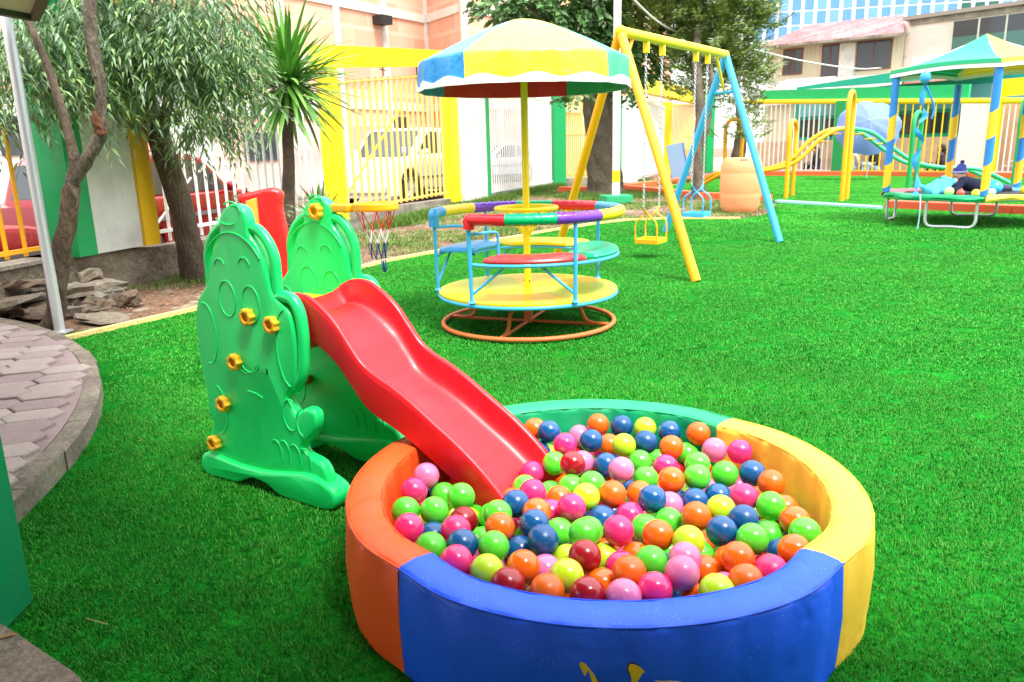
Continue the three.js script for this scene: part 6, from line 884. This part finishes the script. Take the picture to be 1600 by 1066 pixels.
{ // rubble heap against the wall
  const stoneM = [[0.62, 0.48, 0.39], [0.78, 0.7, 0.62], [0.5, 0.38, 0.31], [0.85, 0.8, 0.74]].map((c) => M(c, 0.95, { map: TX.concrete, bumpMap: TX.stone, bumpScale: 0.02 }));
  const stone = (w, h, d) => { const g = mergeVertices(new THREE.BoxGeometry(w, h, d, 4, 2, 4).deleteAttribute('uv').deleteAttribute('normal')), p = g.attributes.position, o = rr(0, 9); for (let i = 0; i < p.count; i++) { const x = p.getX(i), y = p.getY(i), z = p.getZ(i); p.setXYZ(i, x * (1 + 0.35 * Math.sin(z / d * 4 + o)) + rr(-0.09, 0.09) * w, y + rr(-0.3, 0.3) * h, z * (1 + 0.3 * Math.sin(x / w * 3 + o * 2)) + rr(-0.1, 0.1) * d); } return toCreasedNormals(g, 0.5); };
  for (const [x, y, z, w, h, d, a] of [[-3.75, 0.05, -5.85, 0.5, 0.1, 0.34, 0.2], [-3.6, 0.14, -5.98, 0.42, 0.07, 0.3, 0.5], [-3.82, 0.23, -5.85, 0.4, 0.06, 0.3, -0.1], [-3.55, 0.05, -5.68, 0.3, 0.07, 0.2, 0.9], [-3.78, 0.13, -5.62, 0.36, 0.06, 0.25, 0.1], [-3.35, 0.06, -6.05, 0.34, 0.12, 0.26, 0.3], [-3.4, 0.16, -6.15, 0.36, 0.07, 0.26, 0.7], [-3.22, 0.05, -5.9, 0.2, 0.09, 0.16, 1.2], [-3.3, 0.04, -5.75, 0.22, 0.06, 0.14, 0.4], [-3.12, 0.03, -5.72, 0.2, 0.05, 0.12, 0.1], [-3.1, 0.06, -6.12, 0.14, 0.1, 0.12, 0.6], [-3.95, 0.07, -5.7, 0.3, 0.13, 0.3, 0.3], [-3.0, 0.015, -5.55, 0.35, 0.03, 0.2, -0.4], [-3.42, 0.24, -6.2, 0.14, 0.09, 0.1, 0.4]])
    { const o = share('broken_slab', uvm(stone(w, h * 0.8, d)), stoneM[Math.floor(rnd() * 4)], null, x, y + 0.01, z, a + rr(-0.3, 0.3)); o.rotation.x = rr(-0.12, 0.12); o.rotation.z = rr(-0.12, 0.12); tag(o, 'broken concrete slab in the rubble heap at the wall', 'rubble', 'broken slabs heaped at the wall'); }
}
{
  const w = thing('overhead_cable', 'pale overhead cable running from the white post to the houses', 'cable');
  mesh('cable', tube([[2.28, 4.3, -16.5], [3.6, 3.72, -18.2], [6.4, 3.62, -21.5], [10, 3.7, -26.5], [14, 3.95, -32], [17.2, 4.4, -37]], 0.024, 70, 6), M([0.7, 0.7, 0.68], 0.6), w);
  const cv = document.createElement('canvas'); cv.width = 256; cv.height = 360; const x = cv.getContext('2d'); x.fillStyle = '#f2f6f4'; x.fillRect(0, 0, 256, 360); x.fillStyle = '#f5b91e'; x.fillRect(0, 0, 256, 46); x.fillStyle = '#a5d957'; x.fillRect(0, 310, 256, 50); x.fillStyle = '#c3cdd2'; for (const [y, l] of [[90, 150], [112, 120], [140, 160]]) x.fillRect(60, y, l, 7);
  const t = new THREE.CanvasTexture(cv); t.colorSpace = THREE.SRGBColorSpace; const s = thing('hanging_sign', 'white notice board with yellow top hanging in the conifer', 'sign', [4.48, 3.1, -21.0], 0.12);
  mesh('board', T(new THREE.BoxGeometry(0.45, 0.62, 0.02), 0, 0.31, 0), M(W, 0.6, { map: t }), s, true); mesh('cord', [bar([-0.18, 0.6, 0], [0, 1.15, 0], 0.006, 5), bar([0.18, 0.6, 0], [0, 1.15, 0], 0.006, 5)], K.white, s);
  const b = thing('leaning_board', 'blue-grey board leaning against the far yellow railing', 'board', [5.75, 0, -26.6], 0.25); mesh('board', T(new THREE.BoxGeometry(0.62, 1.25, 0.03), 0, 0.61, 0, -0.12, 0, 0.16), M([0.16, 0.24, 0.36], 0.5), b); mesh('frame', T(new THREE.BoxGeometry(0.06, 1.27, 0.045), 0.3, 0.65, -0.005, -0.12, 0, 0.16), M([0.05, 0.1, 0.35], 0.5), b);
}
{ // leaf litter, straw
  const g = new THREE.BufferGeometry(); g.setAttribute('position', new THREE.Float32BufferAttribute([-0.5, 0, 0, 0, 0.1, 0.16, 0, 0.02, 0, 0, 0.02, 0, 0, 0.1, 0.16, 0.5, 0.06, 0, -0.5, 0, 0, 0, 0.02, 0, 0, 0.1, -0.16, 0, 0.02, 0, 0.5, 0.06, 0, 0, 0.1, -0.16], 3)); g.computeVertexNormals();
  const L = []; for (let i = 0; i < 700; i++) { const t = rnd(), x = -3.45 + t * 1.5 + rr(-0.1, 0.8), z = -5.8 - t * 3.2 + rr(-0.6, 0.2); if (!onTurf(x, z)) L.push([x, 0.004, z, rr(0.03, 0.075), rr(0.5, 1.4)]); }
  scatter('leaf_litter', g, M([0.3, 0.17, 0.09], 0.9, { side: THREE.DoubleSide }), L, 'dry brown fallen leaves scattered on the bare earth', 'leaves');
  tag(mesh('straw', bar([-1.1, 0.022, -1.73], [-1.03, 0.024, -1.7], 0.0014, 6), M([0.6, 0.42, 0.16], 0.8)), 'pale dry straw lying on the turf near the green pillar', 'straw');
  for (const [x, z, s, r, label] of [[-1.24, -1.64, 0.05, 0.4, 'curled brown leaf on the paving beside the green pillar'], [-1.55, -3.0, 0.02, 1, 'tiny dry leaf on the turf beside the patio kerb'], [0.62, -4.35, 0.018, 2, 'tiny brown leaf on the turf in front of the roundabout']]) { const o = share('dry_leaf', uvm(g.clone()), M([0.4, 0.22, 0.09], 0.9, { side: THREE.DoubleSide }), null, x, inside(x, z, PORCH) ? 0.036 : 0.02, z, r); o.scale.setScalar(s); tag(o, label, 'leaf'); }
}
renderer.render(scene, camera);
